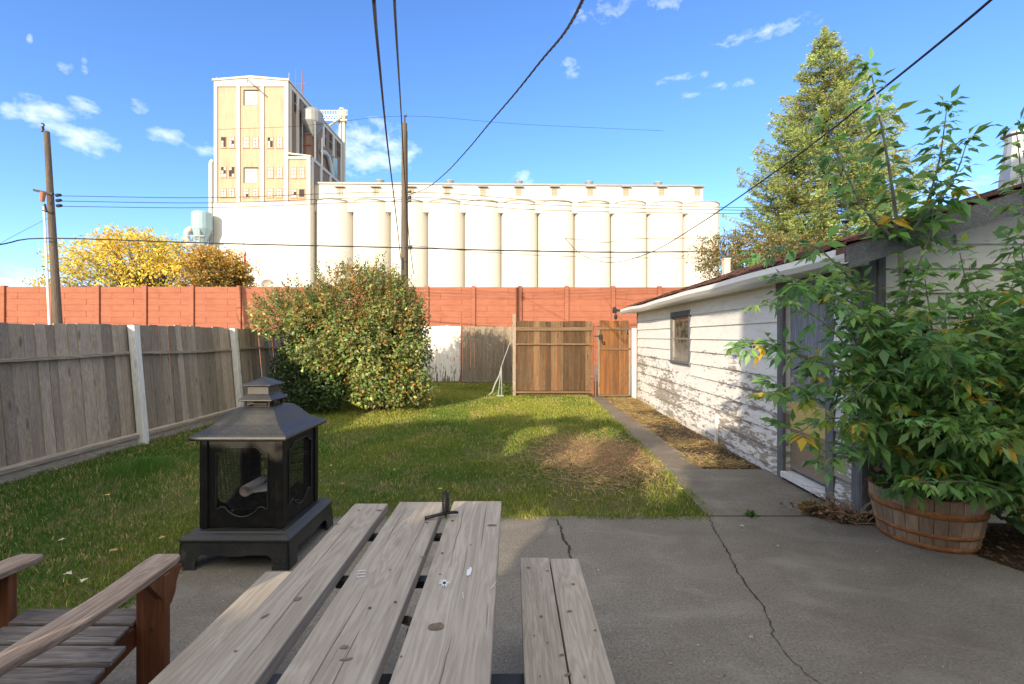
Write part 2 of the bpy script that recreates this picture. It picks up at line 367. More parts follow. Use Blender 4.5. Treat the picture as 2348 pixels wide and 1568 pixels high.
def concrete(name, c1, c2, seed=0):
    q = NT(name, .82, 0, .25); v = q.map(q.co(), loc=(seed, seed * 2, 0))
    big = q.noise(v, .55, 6, .6, .6); mid = q.noise(v, 2.6, 6, .65); fine = q.noise(v, 70, 3, .7); mot = q.noise(v, 14, 5, .7)
    c = q.mix(q.mr(big, .38, .62), c1, c2)
    c = q.mix(q.mr(mid, .55, .75, 0, .45), c, tuple(x * .62 for x in c1))
    c = q.mix(q.mr(mid, .42, .28, 0, .45), c, tuple(min(1, x * 1.3) for x in c2))
    c = q.mix(q.mr(mot, .3, .7, .0, .35), c, (.17, .14, .115))
    c = q.mix(q.mr(fine, .30, .72, 0, .95), c, tuple(x * .45 for x in c1))
    pv = q.vor(q.map(v, loc=(3, 1, 0)), 26); sel = q.vor(q.map(v, loc=(3, 1, 0)), 26, 'F1', 'Color')
    spot = q.math('MULTIPLY', q.mr(pv, .16, .08), q.mr(q.sep(sel)[0], .86, .9)); c = q.mix(q.math('MULTIPLY', spot, .8), c, (.045, .035, .028))
    spot2 = q.math('MULTIPLY', q.mr(pv, .14, .08), q.mr(q.sep(sel)[1], .93, .95)); c = q.mix(q.math('MULTIPLY', spot2, .7), c, (.50, .47, .42))
    stn = q.noise(q.map(v, (1, .6, 1)), 1.1, 6, .6, 1.2); c = q.mix(q.mr(stn, .55, .72, 0, .42), c, (.11, .09, .075)); st2 = q.noise(q.map(v, (.8, 1.6, 1), (7, 3, 0)), 2.2, 7, .62, .8); c = q.mix(q.mr(st2, .5, .72, 0, .5), c, (.30, .275, .24)); c = q.mix(q.mr(st2, .44, .28, 0, .4), c, (.12, .105, .09))
    q.color(c); q.bump(q.math('ADD', fine, q.math('MULTIPLY', mot, .7)), .006, .7); return q.m
M['patio'] = concrete('patio_concrete', (.24, .212, .176), (.335, .305, .262)); M['walk'] = concrete('walk_concrete', (.25, .20, .15), (.35, .29, .22), 5)
# ground, one sheet to the horizon
sheet('ground', [(-1500, -300), (1500, -300), (1500, 2500), (-1500, 2500)], -.10, M['gravel'])
sheet('alley', [(-60, 16.3), (40, 16.3), (40, 26), (-60, 26)], -.06, M['gravel'])
sheet('lawn', [(-5.9, -1), (3.2, -1), (3.2, 16.2), (-5.9, 16.2)], -.03, M['lawn_soil'])
wkL = [gw(1.64, 3.9), gw(1.66, 5.4), gw(1.76, 11.3)]; wkR = [gw(2.14, 5.44), gw(2.12, 11.3)]
patio = sheet('patio', [(-2.25, -1.5), (3.40, -1.5), (3.40, 3.0), (3.25, 3.4), (3.1, 3.95), (-.3, 3.955), (-2.24, 3.95)], 0.0, M['patio'], thick=.12)
slab = sheet('doorway_slab', [gw(1.62, 3.99), gw(2.87, 3.99), gw(2.87, 5.425), gw(1.66, 5.425)], -.002, M['patio'], thick=.1)
walk = sheet('garden_path', [gw(1.67, 5.437), gw(2.145, 5.437), gw(2.14, 8.2), gw(2.12, 11.9), gw(1.75, 11.9), gw(1.70, 8.2)], -.003, M['walk'], thick=.1)
sheet('dirt_strip', [gw(2.05, 5.3), gw(3.1, 5.3), gw(3.1, 11.9), gw(2.05, 11.9)], -.022, M['soil'])
sheet('planting_bed', [(3.0, -1), (8, -1), (8, 4.1), (2.7, 4.1)], -.02, M['soil'])
M['crack'] = plain('crack_dirt', (.06, .05, .04), .95, 0, .05, .5, 60)
def crack(name, pts, wdt, parent, z=.0035):
    """irregular crack filled with dirt"""
    P = []; 
    for i in range(len(pts) - 1):
        a, b = pts[i], pts[i + 1]; n = max(2, int(math.hypot(b[0] - a[0], b[1] - a[1]) / .025))
        for k in range(n): P.append((a[0] + (b[0] - a[0]) * k / n + random.gauss(0, .005), a[1] + (b[1] - a[1]) * k / n, k))
    m = MB(); vs = []; fs = []
    for i, (x, y, _) in enumerate(P):
        w_ = wdt * .72 * (.4 + random.random() * 1.1) * (0.35 + .65 * math.sin(math.pi * min(1, .12 + i / len(P))))
        vs += [(x - w_ / 2, y, z), (x + w_ / 2, y, z)]
        if i: fs.append((2 * i - 2, 2 * i - 1, 2 * i + 1, 2 * i))
    m.add(vs, fs); return m.build(name, M['crack'], parent)
def gp(px, py, z=0.0): 
    Y = (CAMZ - z) * FOC / (py - CY); return ((px - CX) / FOC * Y, Y)
crack('crack', [gp(*p) for p in [(1275, 1190), (1288, 1215), (1290, 1235), (1303, 1252), (1306, 1275), (1318, 1300), (1322, 1330)]], .024, patio)
crack('crack', [gp(*p) for p in [(1625, 1186), (1640, 1220), (1668, 1265), (1690, 1310), (1712, 1345), (1745, 1385), (1762, 1420), (1775, 1460), (1800, 1500), (1840, 1540), (1880, 1568), (1960, 1620)]], .013, patio)
# joints between slabs
for a, b, p in [((gw(1.62, 3.972)[0], 3.968), (2.95, 3.968), patio)]:
    m = MB(); m.box(a[0], b[0], 3.954, 3.966, -.02, .0025); m.build('joint', M['crack'], p)
# ------------------------------------------------------------------ left board fence
FXL = -5.50
fe = thing('board_fence', 'weathered grey board fence with two white posts along the left side of the lawn', 'fence', (FXL, 6, 0))
m = MB(); y = 1.6; k = 0
gaps = {}
while y < 15.4:
    wd = random.choice([.095, .12, .14, .14, .15, .185]); top = 1.73 + random.uniform(-.012, .012) + .02 * math.sin(y)
    lean = random.gauss(0, .006); g = random.choice([.002, .003, .004, .005])
    if abs(y - 5.7) < .08 or abs(y - 8.9) < .07: g = .014
    x = FXL - .03 + random.uniform(-.012, .010)
    r = random.random()
    tw_ = random.uniform(-.009, .009)
    vs = [(x + dx - .09 * z + (tw_ if yy > y else -tw_), yy + (lean if z > 1 else 0), z) for z in (.14, top) for yy in (y, y + wd - g) for dx in (-.024, 0)]
    m.add(vs, [(0, 1, 3, 2), (4, 6, 7, 5), (0, 4, 5, 1), (2, 3, 7, 6), (0, 2, 6, 4), (1, 5, 7, 3)], r)
    y += wd
m.build('fence_boards', M['fence_wood'], fe, bevel=.002)
def rail(zf, y0, y1, w_, h_, x):
    m = MB(); n = 6
    for i in range(n):
        a = y0 + (y1 - y0) * i / n; b = y0 + (y1 - y0) * (i + 1) / n
        m.beam((x, a, zf(a)), (x, b, zf(b)), w_, h_, r=.4)
    return m
posts = [6.73, 9.15]
sag = lambda y: 1.33 - .035 * math.sin(math.pi * ((y - 6.73) / 3.0 % 1.0))
for a, b in ((1.6, 6.66), (6.79, 9.09), (9.21, 15.4)):
    rail(sag, a, b, .055, .038, FXL - .002 - .12).build('fence_rail', M['rail_wood'], fe)
    m = MB(); m.box(FXL - .03, FXL + .05, a, b, .085, .135, .3); m.box(FXL - .02, FXL + .03, a, b, -.03, .08, .7); m.build('kick_board', M['rail_wood'], fe, bevel=.003)
for yp in posts:
    m = MB(); l = -.155
    m.add([(FXL + .005 + (l if z > 1 else .0) + dx, yp + dy, z) for z in (-.05, 1.73) for dy in (-.05, .05) for dx in (0, .10)],
          [(0, 2, 3, 1), (4, 5, 7, 6), (0, 1, 5, 4), (2, 6, 7, 3), (0, 4, 6, 2), (1, 3, 7, 5)])
    m.build('fence_post', M['white_post'], fe, bevel=.004)
# ------------------------------------------------------------------ back fences
def picket(name, label, x0, x1, y, z1, mat, wd=.148, z0=.04, gapj=.004):
    t = thing(name, label, 'fence', ((x0 + x1) / 2, y, 0)); m = MB(); x = x0
    while x < x1 - .03:
        w_ = min(wd * random.uniform(.85, 1.1), x1 - x); m.box(x, x + w_ - random.choice([.003, gapj, .008]), y + random.uniform(0, .006), y + .022, z0 + random.uniform(-.01, .01), z1 + random.uniform(-.015, .012)); x += w_
    m.build('fence_boards', mat, t, bevel=.002)
    m = MB(); m.box(x0, x1, y + .03, y + .07, .4, .49); m.build('fence_rail', M['rail_wood_x'], t); m = MB(); m.box(x0, x1, y + .03, y + .07, 1.5, 1.59); m.build('fence_rail', M['rail_wood_x'], t)
    return t
BY = 15.6
t = picket('picket_fence', 'white painted board fence with peeling paint, right behind the big bush', -5.5, -1.76, BY, 1.93, M['white_fence'])
t = picket('picket_fence', 'brown weathered board fence between the white fence and the wide gate', -1.70, .06, BY + .01, 1.91, M['old_wood'])
m = MB(); m.box(-1.755, -1.715, BY - .04, BY + .03, 0, 2.2); m.build('edge_post', plain('rust_steel', (.30, .10, .05), .8, .2, .2, .4, 20), t)
m = MB()
for k in range(24):
    y = 12.3 + k * .138; m.box(.085, .105, y, y + .134, .04, 1.9 + random.uniform(-.01, .01))
t = thing('side_fence', 'short brown fence seen edge-on behind the tall gate post', 'fence', (.09, 14, 0)); m.build('fence_boards', M['old_wood'], t)
M['rust'] = plain('rusty_steel', (.28, .11, .06), .8, .2, .3, .35, 12)
GY = 12.15
# wide gate
t = thing('wide_gate', 'wide brown stained board gate with two cross rails across the drive', 'gate', (1.1, GY, 0))
def gboards(x0, x1, y, z0, z1, wd):
    m = MB(); x = x0
    while x < x1 - .02:
        w_ = min(wd * random.uniform(.92, 1.06), x1 - x); m.box(x, x + w_ - .004, y, y + .02, z0, z1 + random.uniform(-.012, .01)); x += w_
    return m
gx0, gx1 = .10, 2.165
gboards(gx0 + .03, gx1 - .02, GY, .12, 1.98, .152).build('gate_boards', M['gate_wood'], t, bevel=.002)
m = MB(); m.box(gx0, gx1, GY - .06, GY - .003, 1.72, 1.815); m.build('gate_rail', M['gate_rail'], t, bevel=.004)
m = MB(); m.box(gx0 - .03, gx1, GY - .055, GY - .003, 1.335, 1.385); m.box(gx0 + .06, gx1 - .08, GY - .075, GY - .057, 1.345, 1.375); m.build('gate_rail', M['gate_rail'], t, bevel=.004)
m = MB(); m.box(gx0, gx1, GY - .05, GY - .003, .06, .11); m.build('gate_rail', M['gate_rail'], t, bevel=.003)
m = MB(); m.tube([(gx0 - .0, GY - .03, .03), (gx0 - .0, GY - .03, 1.95)], .022, 8); m.build('steel_frame', M['rust'], t); m = MB(); m.tube([(gx1 - .005, GY - .03, .0), (gx1 - .005, GY - .03, 1.9)], .024, 8)
for z in (.5, 1.36, .09): m.box(gx1 - .09, gx1 + .01, GY - .085, GY - .06, z - .035, z + .035)
m.build('steel_frame', M['rust'], t)
m = MB(); m.box(gx0 + .1, gx1 - .02, GY + .06, GY + .09, -.05, .11, .2); m.build('bottom_plank', M['gate_wood'], t)
# narrow gate
t = thing('narrow_gate', 'narrow reddish stained board gate with black latch beside the garage', 'gate', (2.7, 11.75, 0))
NY = 11.75; nx0, nx1 = 2.215, 3.05
gboards(nx0 + .05, nx1 - .03, NY, .07, 1.975, .125).build('gate_boards', M['gate_wood_red'], t, bevel=.002)
for z0, z1, xa in ((1.74, 1.80, nx0), (1.225, 1.265, nx0 + .05), (.03, .07, nx0)):
    m = MB(); m.box(xa, nx1 - .0, NY - .045, NY - .003, z0, z1); m.build('gate_rail', M['gate_rail'], t, bevel=.003)
m = MB(); m.box(nx0, nx0 + .045, NY - .045, NY - .004, .07, 1.74); m.build('gate_stile', M['old_wood'], t, bevel=.003); m = MB(); m.box(nx1 - .045, nx1, NY - .045, NY - .004, .07, 1.74); m.build('gate_stile', M['old_wood'], t, bevel=.003)
m = MB(); m.box(nx0 - .10, nx0 + .09, NY - .075, NY - .05, 1.56, 1.585); m.box(nx0 + .02, nx0 + .09, NY - .09, NY - .046, 1.5, 1.62); m.tube([(nx0 + .06, NY - .08, 1.50), (nx0 + .09, NY - .09, 1.42), (nx0 + .15, NY - .08, 1.43)], .017, 6); m.lathe([(.0, 1.37), (.03, 1.37), (.03, 1.43), (0, 1.43)], nx0 + .13, NY - .07, 8)
m.build('latch', M['black'], t)
m = MB(); m.tube([(nx1 - .12, NY - .05, 1.78), (nx1 - .1, NY - .08, 1.66), (nx1 - .06, NY - .06, 1.63)], .014, 6); m.build('hook', M['black'], t)
def post(name, label, x, y, w_, h, mat, cap=False):
    m = MB(); m.box(x - w_ / 2, x + w_ / 2, y - w_ / 2, y + w_ / 2, -.05, h); o = m.build(name, mat, org=(x, y, 0), bevel=.005); tag(o, label, 'post'); return o
post('gate_post', 'tall weathered square post on the left edge of the wide gate', .06, GY - .03, .085, 2.16, M['old_wood'])
post('gate_post', 'slim rusty steel post between the wide gate and the narrow gate', 2.195, GY - .2, .035, 1.86, M['rust'])
post('gate_post', 'white painted post between the narrow gate and the garage corner', 3.115, 11.62, .10, 1.78, M['white_post'])
# rake / folded frame leaning on the post
t = thing('garden_tool', 'pale metal long-handled tool leaning on the tall gate post', 'garden tool', (-.25, 12.0, 0))
m = MB(); a = Vector((-.05, GY - .1, 1.42)); b = Vector((-.28, 12.0, .78)); m.tube([a, b], .012, 8); m.build('handle', plain('dull_tube', (.30, .32, .30), .7, .2, .3), t)
m = MB(); m.tube([b, (-.36, 11.95, .02)], .013, 8); m.tube([b, (-.27, 11.95, .02)], .013, 8); m.tube([b + Vector((0, 0, .0)), (-.33, 12.0, .55), (-.45, 12.0, .3), (-.52, 12.0, .1), (-.62, 12, .02)], [.014, .02, .024, .02, .012], 8)
m.box(-.4, -.22, 11.9, 12.0, 0, .03); m.build('folding_legs', plain('dull_metal', (.30, .33, .31), .7, .2, .3), t)
# ------------------------------------------------------------------ red concrete wall
q = NT('red_wall', .85, 0, .2); co = q.co(); n = q.noise(q.map(co, (.5, 1, 6)), 3, 5, .6); n2 = q.noise(co, 1.1, 4, .6); fine = q.noise(q.map(co, (2, 2, 18)), 4, 4, .7)
c = q.mix(q.mr(n2, .3, .7), (.25, .085, .052), (.31, .118, .074)); c = q.mix(q.mr(n, .35, .7, 0, .5), c, (.39, .165, .105)); c = q.mix(q.mr(fine, .6, .75, 0, .5), c, (.58, .34, .27)); q.color(c); q.bump(fine, .02, .4); M['red'] = q.m
WY = 27.0; WRZ = R(.4); sp_ = 2.765
def wx(px): return at(px, 700, WY, WRZ)[0]
t = thing('concrete_wall', 'long terracotta red precast concrete wall with posts beyond the fences', 'wall', (0, WY, 0), WRZ)
xp = wx(333) - sp_ * 4; WT = at(800, 656, WY, WRZ)[2]
for k in range(22):
    x = xp + k * sp_
    m = MB(); m.box(x - .12, x + .12, WY - .09, WY + .16, -.1, WT + .02); m.build('wall_post', M['red'], t, bevel=.01)
    # panel: courses of blocks with relief
    m = MB(); z = -.1; row = 0
    L = x + .122; Rr = x + sp_ - .122; dz = .357
    zz = WT - .05
    nrow = 12; 
    for rr in range(nrow):
        z1 = zz - rr * (dz + .0); z0 = z1 - dz
        off = .55 if rr % 2 == 0 else .78
        xs = [L, L + (Rr - L) * (.27 if rr % 2 else .0), L + (Rr - L) * (.77 if rr % 2 == 0 else 1), Rr]
        xs = sorted(set(xs))
        for a_, b_ in zip(xs[:-1], xs[1:]):
            m.box(a_ + .006, b_ - .006, WY + random.uniform(0, .012), WY + .08, z0 + .007, z1 - .007)
    m.box(L, Rr, WY + .03, WY + .07, -.1, WT - .045)
    m.build('wall_panel', M['red'], t, bevel=.006)
# ------------------------------------------------------------------ garage
q = NT('siding', .75, 0, .25); co = q.co(); s3 = q.sep(co); r = q.attr('rnd')
v = q.vadd(co, q.comb(q.math('MULTIPLY', r, 13), q.math('MULTIPLY', r, 41), q.math('MULTIPLY', r, 7)))
n = q.noise(q.map(v, (7, 7, 30)), 1.0, 8, .70, .4); big = q.noise(q.map(co, (.9, .9, 1.6)), 1.0, 4, .6, .6)
zb_ = q.math('MULTIPLY', q.mr(s3[2], 0.0, 1.9), 1.0); prof_ = q.ramp(zb_, [(0, .24), (.12, .29), (.3, .27), (.55, .19), (.75, .10), (1, -.05)])
thr = q.math('ADD', q.math('MULTIPLY', q.math('SUBTRACT', big, .5), .75), q.math('ADD', prof_, q.math('ADD', .19, q.math('MULTIPLY', q.mr(q.math('ABSOLUTE', q.math('SUBTRACT', q.math('FRACT', q.math('DIVIDE', q.math('SUBTRACT', s3[2], .07), .206)), .5)), .25, .5), .09))))
thr = q.math('MULTIPLY', thr, 1.0)
pl = q.mr(q.math('SUBTRACT', n, thr), .012, -.02)
g2 = q.noise(q.map(v, (60, 3, 60)), 1, 3, .6)
wd_ = q.mix(q.mr(g2, .3, .7), (.26, .225, .185), (.42, .375, .32)); dirt = q.noise(q.map(v, (2, 2, 5)), 2, 5, .6)
pt = q.mix(q.mr(dirt, .45, .75, 0, .5), (.80, .78, .74), (.60, .57, .52))
hair = q.noise(q.map(v, (14, 9, 70)), 1, 4, .6); pt = q.mix(q.mr(hair, .38, .33, 0, .6), pt, (.42, .37, .31))
q.color(q.mix(pl, pt, wd_)); q.bump(q.math('SUBTRACT', 1, q.math('ADD', pl, q.mr(hair, .38, .33, 0, .4))), .004, .8); M['siding'] = q.m
M['grey_trim'] = wood('grey_trim', (.15, .155, .17), (.24, .25, .27), (.09, .08, .075), 'z', .8, .2, .1)
M['grey_trim_y'] = wood('grey_trim_y', (.15, .155, .17), (.24, .25, .27), (.09, .08, .075), 'y', .8, .2, .1)
M['door_paint'] = wood('door_paint', (.25, .265, .31), (.32, .34, .38), (.11, .11, .12), 'z', .5, .1, .05)
M['white_metal'] = plain('white_metal', (.74, .74, .72), .45, .1, .4, .06, 8)
M['glass'] = plain('window_glass', (.05, .055, .05), .06, 0, .8, .3, 6)
q = NT('shingle', .95, 0, .1); r = q.attr('rnd'); n = q.noise(q.co(), 40, 4, .7); c = q.mix(r, (.07, .035, .028), (.16, .07, .055)); q.color(q.mix(q.mr(n, .35, .7), c, (.22, .13, .10))); q.bump(n, .01, .8); M['shingle'] = q.m
GW, GN, GF = 2.89, 3.92, 11.42; EZ = 2.26; SL = .325; RX = GW + 3.3
ga = thing('garage', 'old white garage with flaking clapboard siding, grey door and small window', 'garage', (GW, 7.6, 0), GRZ)
dY0, dY1, dZ = 4.36, 5.06, 2.02          # door opening
wY0, wY1, wZ0, wZ1 = 7.93, 8.78, 1.12, 1.93     # window
def lap(m, plane, u0, u1, z0, z1, x, out):
    """one clapboard: thick bottom edge"""
    t0, t1 = .030, .006; r = random.random(); z0 = z0 + .009
    if plane == 'y':     # wall running along y, facing -x
        vs = [(x, u0, z0), (x, u1, z0), (x - t0, u1, z0), (x - t0, u0, z0), (x, u0, z1), (x, u1, z1), (x - t1, u1, z1), (x - t1, u0, z1)]
    else:
        vs = [(u0, x, z0), (u1, x, z0), (u1, x - t0, z0), (u0, x - t0, z0), (u0, x, z1), (u1, x, z1), (u1, x - t1, z1), (u0, x - t1, z1)]
    m.add(vs, [(0, 1, 2, 3), (4, 7, 6, 5), (0, 4, 5, 1), (2, 6, 7, 3), (0, 3, 7, 4), (1, 5, 6, 2)], r)
m = MB(); m.box(GW + .001, GW + .08, GN + .01, dY0, -.05, EZ + .1); m.box(GW + .001, GW + .08, dY1, wY0, -.05, EZ + .1); m.box(GW + .001, GW + .08, wY1, GF, -.05, EZ + .1)
m.box(GW + .001, GW + .08, dY0, dY1, dZ, EZ + .1); m.box(GW + .001, GW + .08, wY0, wY1, -.05, wZ0); m.box(GW + .001, GW + .08, wY0, wY1, wZ1, EZ + .1)
z = .07; ex = .206
while z < EZ + .06:
    z1 = min(z + ex, EZ + .08)
    segs = [(GN + .1, dY0 - .11), (dY1 + .11, GF - .02)] if z < dZ + .05 else [(GN + .1, GF - .02)]
    for a, b in segs:
        cuts = [a]
        yy = a + random.uniform(1.6, 3.2)
        while yy < b - .8: cuts.append(yy); yy += random.uniform(2, 3.4)
        cuts.append(b)
        for c0, c1 in zip(cuts[:-1], cuts[1:]):
            parts = [(c0, c1)]
            if z1 > wZ0 - .08 and z < wZ1 + .08:
                np_ = []
                for p0, p1 in parts:
                    if p1 <= wY0 - .09 or p0 >= wY1 + .09: np_.append((p0, p1))
                    else:
                        if p0 < wY0 - .09: np_.append((p0, wY0 - .09))
                        if p1 > wY1 + .09: np_.append((wY1 + .09, p1))
                parts = np_
            for p0, p1 in parts: lap(m, 'y', p0 + .001, p1 - .001, z, z1, GW, -1)
    z += ex
m.box(GW - .012, GW, GN + .1, dY0 - .11, -.03, .07); m.box(GW - .012, GW, dY1 + .11, GF - .02, -.03, .07)
m.build('side_wall', M['siding'], ga)
# gable wall facing the patio
m = MB(); topz = lambda x: EZ + .05 + max(0, (x - GW)) * SL if x < RX else EZ + .05 + (2 * RX - x - GW) * SL
m.prism([(GW + .02, -.05), (2 * RX - GW, -.05), (2 * RX - GW, EZ), (RX, topz(RX) - .02), (GW + .02, EZ)], 'y', GN + .03, GN + .1)
z = .07
while z < topz(RX) - .1:
    z1 = z + ex; xl = GW + .13; xr = 2 * RX - GW - .1
    if z1 > EZ + .03: xl = max(xl, GW + (z1 - EZ - .03) / SL); xr = 2 * RX - xl
    if xr > xl + .3: lap(m, 'x', xl, xr, z, z1, GN + .03, -1)
    z += ex
m.build('gable_wall', M['siding'], ga)
m = MB(); m.box(GW + .03, 2 * RX - GW, GF - .05, GF, -.05, EZ + .1); m.box(2 * RX - GW - .05, 2 * RX - GW, GN + .1, GF - .06, -.05, EZ + .1)
m.prism([(GW + .02, EZ + .1), (2 * RX - GW, EZ + .1), (RX, topz(RX))], 'y', GF - .05, GF); m.build('back_wall', M['siding'], ga)
# corner boards
m = MB(); m.box(GW - .03, GW + .10, GN - .02, GN + .028, -.05, EZ + .12, .3); m.box(GW - .035, GW - .001, GN + .0, GN + .098, -.05, EZ + .05, .6); m.build('corner_board', M['grey_trim'], ga, bevel=.003)
m = MB(); m.box(GW + .10, GW + .165, GN - .03, GN + .026, -.05, EZ + .12, .9); m.build('corner_board', M['grey_trim'], ga, bevel=.003)
m = MB(); m.box(GW - .03, GW - .002, GF - .018, GF + .01, -.05, EZ + .02); m.build('corner_board', M['grey_trim'], ga)
# roof
m = MB(); OH = .30
def slope_pt(x, up): return EZ + .02 + (x - GW) * SL + up
xe = GW - OH; y0r, y1r = GN - .22, GF + .25
m.add([(xe, y0r, slope_pt(xe, .02)), (RX, y0r, slope_pt(RX, .02)), (RX, y1r, slope_pt(RX, .02)), (xe, y1r, slope_pt(xe, .02)),
       (xe, y0r, slope_pt(xe, .10)), (RX, y0r, slope_pt(RX, .10)), (RX, y1r, slope_pt(RX, .10)), (xe, y1r, slope_pt(xe, .10))],
      [(0, 3, 2, 1), (4, 5, 6, 7), (0, 1, 5, 4), (1, 2, 6, 5), (2, 3, 7, 6), (3, 0, 4, 7)], .5)
X2 = 2 * RX
m.add([(X2 - a, b, c) for a, b, c in m.V[:8]], [(0, 1, 2, 3), (4, 7, 6, 5), (0, 4, 5, 1), (1, 5, 6, 2), (2, 6, 7, 3), (3, 7, 4, 0)], .5)
# shingle tabs along the slope
for i in range(24):
    xa = xe - .03 + i * .14
    if xa > RX - .1: break
    y = y0r - .02 + random.uniform(0, .2)
    while y < y1r:
        L = random.uniform(.2, .32); y2 = min(y + L - .008, y1r + .02); up = .112 + random.uniform(0, .012); lift = random.uniform(0, .02) if random.random() < .15 else 0
        a = slope_pt(xa, up + .01 + lift); b = slope_pt(xa + .16, up - .006)
        m.add([(xa, y, a), (xa, y2, a), (xa + .16, y2, b), (xa + .16, y, b), (xa, y, a - .014), (xa, y2, a - .014)], [(0, 1, 2, 3), (0, 4, 5, 1)]); y += L
rf = m.build('roof', M['shingle'], ga)
# soffit, fascia, gutter
m = MB(); m.box(xe + .02, GW - .026, GN - .1, GF + .22, EZ - .105, EZ - .085); m.build('soffit', M['white_metal'], ga)
m = MB(); n = 30; ys = [GN - .25 + (GF + .25 - GN + .25) * i / n for i in range(n + 1)]
prof = [(-.11, .03), (-.115, -.03), (-.085, -.075), (-.02, -.08), (-.0, -.07), (-.0, -.065), (-.02, -.072), (-.08, -.068), (-.105, -.028), (-.102, .03)]
vs = []; fs = []
for i, y in enumerate(ys):
    sg = -.004 * math.sin(i * .9) - .025 * math.exp(-((y - 9.3) / .8) ** 2) + .0; wv = .004 * math.sin(i * 1.7 + 1)
    for (a, b) in prof: vs.append((xe + a + wv * .6, y, EZ - .04 + b + sg))
k = len(prof)
for i in range(n):
    for j in range(k): fs.append((i * k + j, i * k + (j + 1) % k, (i + 1) * k + (j + 1) % k, (i + 1) * k + j))
fs.append(tuple(range(k))); fs.append(tuple(n * k + j for j in range(k)))
m.add(vs, fs); m.build('gutter', M['white_metal'], ga)
m = MB(); m.box(xe - .0, xe + .02, GN - .2, GF + .2, EZ - .11, EZ - .03); m.build('fascia', M['white_metal'], ga)
# rake boards on the gable, dark grey
m = MB()
for sgn in (0, 1):
    f = (lambda x: x) if sgn == 0 else (lambda x: X2 - x)
    pts = [(f(xe), slope_pt(xe, .09)), (f(RX), slope_pt(RX, .09)), (f(RX), slope_pt(RX, -.08)), (f(xe), slope_pt(xe, -.08))]
    m.prism(pts, 'y', y0r - .03, y0r - .002)
    pts = [(f(xe), slope_pt(xe, .012)), (f(RX), slope_pt(RX, .012)), (f(RX), slope_pt(RX, -.05)), (f(xe), slope_pt(xe, -.05))]
    m.prism(pts, 'y', y0r, GN + .028)
m.build('rake_board', M['grey_trim_y'], ga)
# door
m = MB(); m.box(GW - .035, GW + .03, dY1, dY1 + .11, -.02, dZ + .0, .2); m.build('door_frame', M['grey_trim'], ga, bevel=.003)
m = MB(); m.box(GW - .035, GW + .03, dY0 - .11, dY0, -.02, dZ, .7); m.build('door_frame', M['grey_trim'], ga, bevel=.003)
m = MB(); m.box(GW - .04, GW + .03, dY0 - .13, dY1 + .13, dZ + .002, dZ + .15, .5); m.build('door_frame', M['grey_trim_y'], ga, bevel=.003)
m = MB(); m.box(GW + .045, GW + .085, dY0 + .01, dY1 - .01, .12, dZ - .01); 
door = m.build('door', M['door_paint'], ga, bevel=.002)
q = NT('brass_plate', .38, .75, .5); n = q.noise(q.map(q.co(), (1, 1, 6)), 6, 5, .6); zz = q.sep(q.co())[2]
q.color(q.mix(n, (.46, .32, .16), (.66, .52, .30))); M['plate'] = q.m
m = MB(); m.box(GW + .040, GW + .0445, dY0 + .02, dY1 - .02, .14, .56); m.build('kick_plate', plain('steel_plate', (.36, .29, .22), .4, .5, .5, .2, 4), door)
m = MB(); m.box(GW + .038, GW + .0445, dY0 + .02, dY1 - .02, .565, .86); m.build('ply_patch', plain('ochre_ply', (.60, .45, .16), .5, 0, .5, .15, 5), door)
m = MB(); m.box(GW + .015, GW + .045, dY1 - .12, dY1 - .06, 1.0, 1.12); m.tube([(GW + .01, dY1 - .09, 1.06), (GW - .01, dY1 - .09, 1.06)], .022, 10); m.build('handle', M['galv'], door)
m = MB(); m.box(GW - .06, GW + .10, dY0 - .02, dY1 + .0, .03, .09); m.build('door_sill', M['white_post'], ga, bevel=.004)
# window
wf = MB(); 
wf.box(GW - .03, GW + .02, wY0 - .085, wY1 + .085, wZ1, wZ1 + .095); wf.box(GW - .03, GW + .02, wY0 - .085, wY1 + .085, wZ0 - .07, wZ0)
wf.box(GW - .03, GW + .02, wY0 - .085, wY0, wZ0, wZ1); wf.box(GW - .03, GW + .02, wY1, wY1 + .085, wZ0, wZ1)
win = wf.build('window', M['grey_trim'], ga, bevel=.003)
m = MB()
for a, b, c, d in ((wY0, wY1, wZ0, wZ0 + .05), (wY0, wY1, wZ1 - .04, wZ1), (wY0, wY1, (wZ0 + wZ1) / 2 - .018, (wZ0 + wZ1) / 2 + .018)): m.box(GW + .005, GW + .035, a, b, c, d)
m.box(GW + .006, GW + .034, wY0, wY0 + .04, wZ0 + .05, wZ1 - .04); m.box(GW + .006, GW + .034, wY1 - .04, wY1, wZ0 + .05, wZ1 - .04)
m.build('sash', M['old_wood'], win)
q = NT('pane', .08, 0, .9); z3 = q.sep(q.co()); n = q.noise(q.map(q.co(), (1, 3, 3)), 2.5, 5, .6)
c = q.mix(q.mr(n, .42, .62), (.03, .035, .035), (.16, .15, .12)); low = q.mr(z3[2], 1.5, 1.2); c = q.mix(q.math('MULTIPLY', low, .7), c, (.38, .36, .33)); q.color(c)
m = MB(); m.box(GW + .015, GW + .02, wY0 + .03, wY1 - .03, wZ0 + .045, wZ1 - .035); m.build('pane', q.m, win)
m = MB(); m.box(GW - .05, GW - .03, wY0 - .1, wY1 + .1, wZ0 - .035, wZ0 - .005); m.build('sill', M['grey_trim_y'], win)
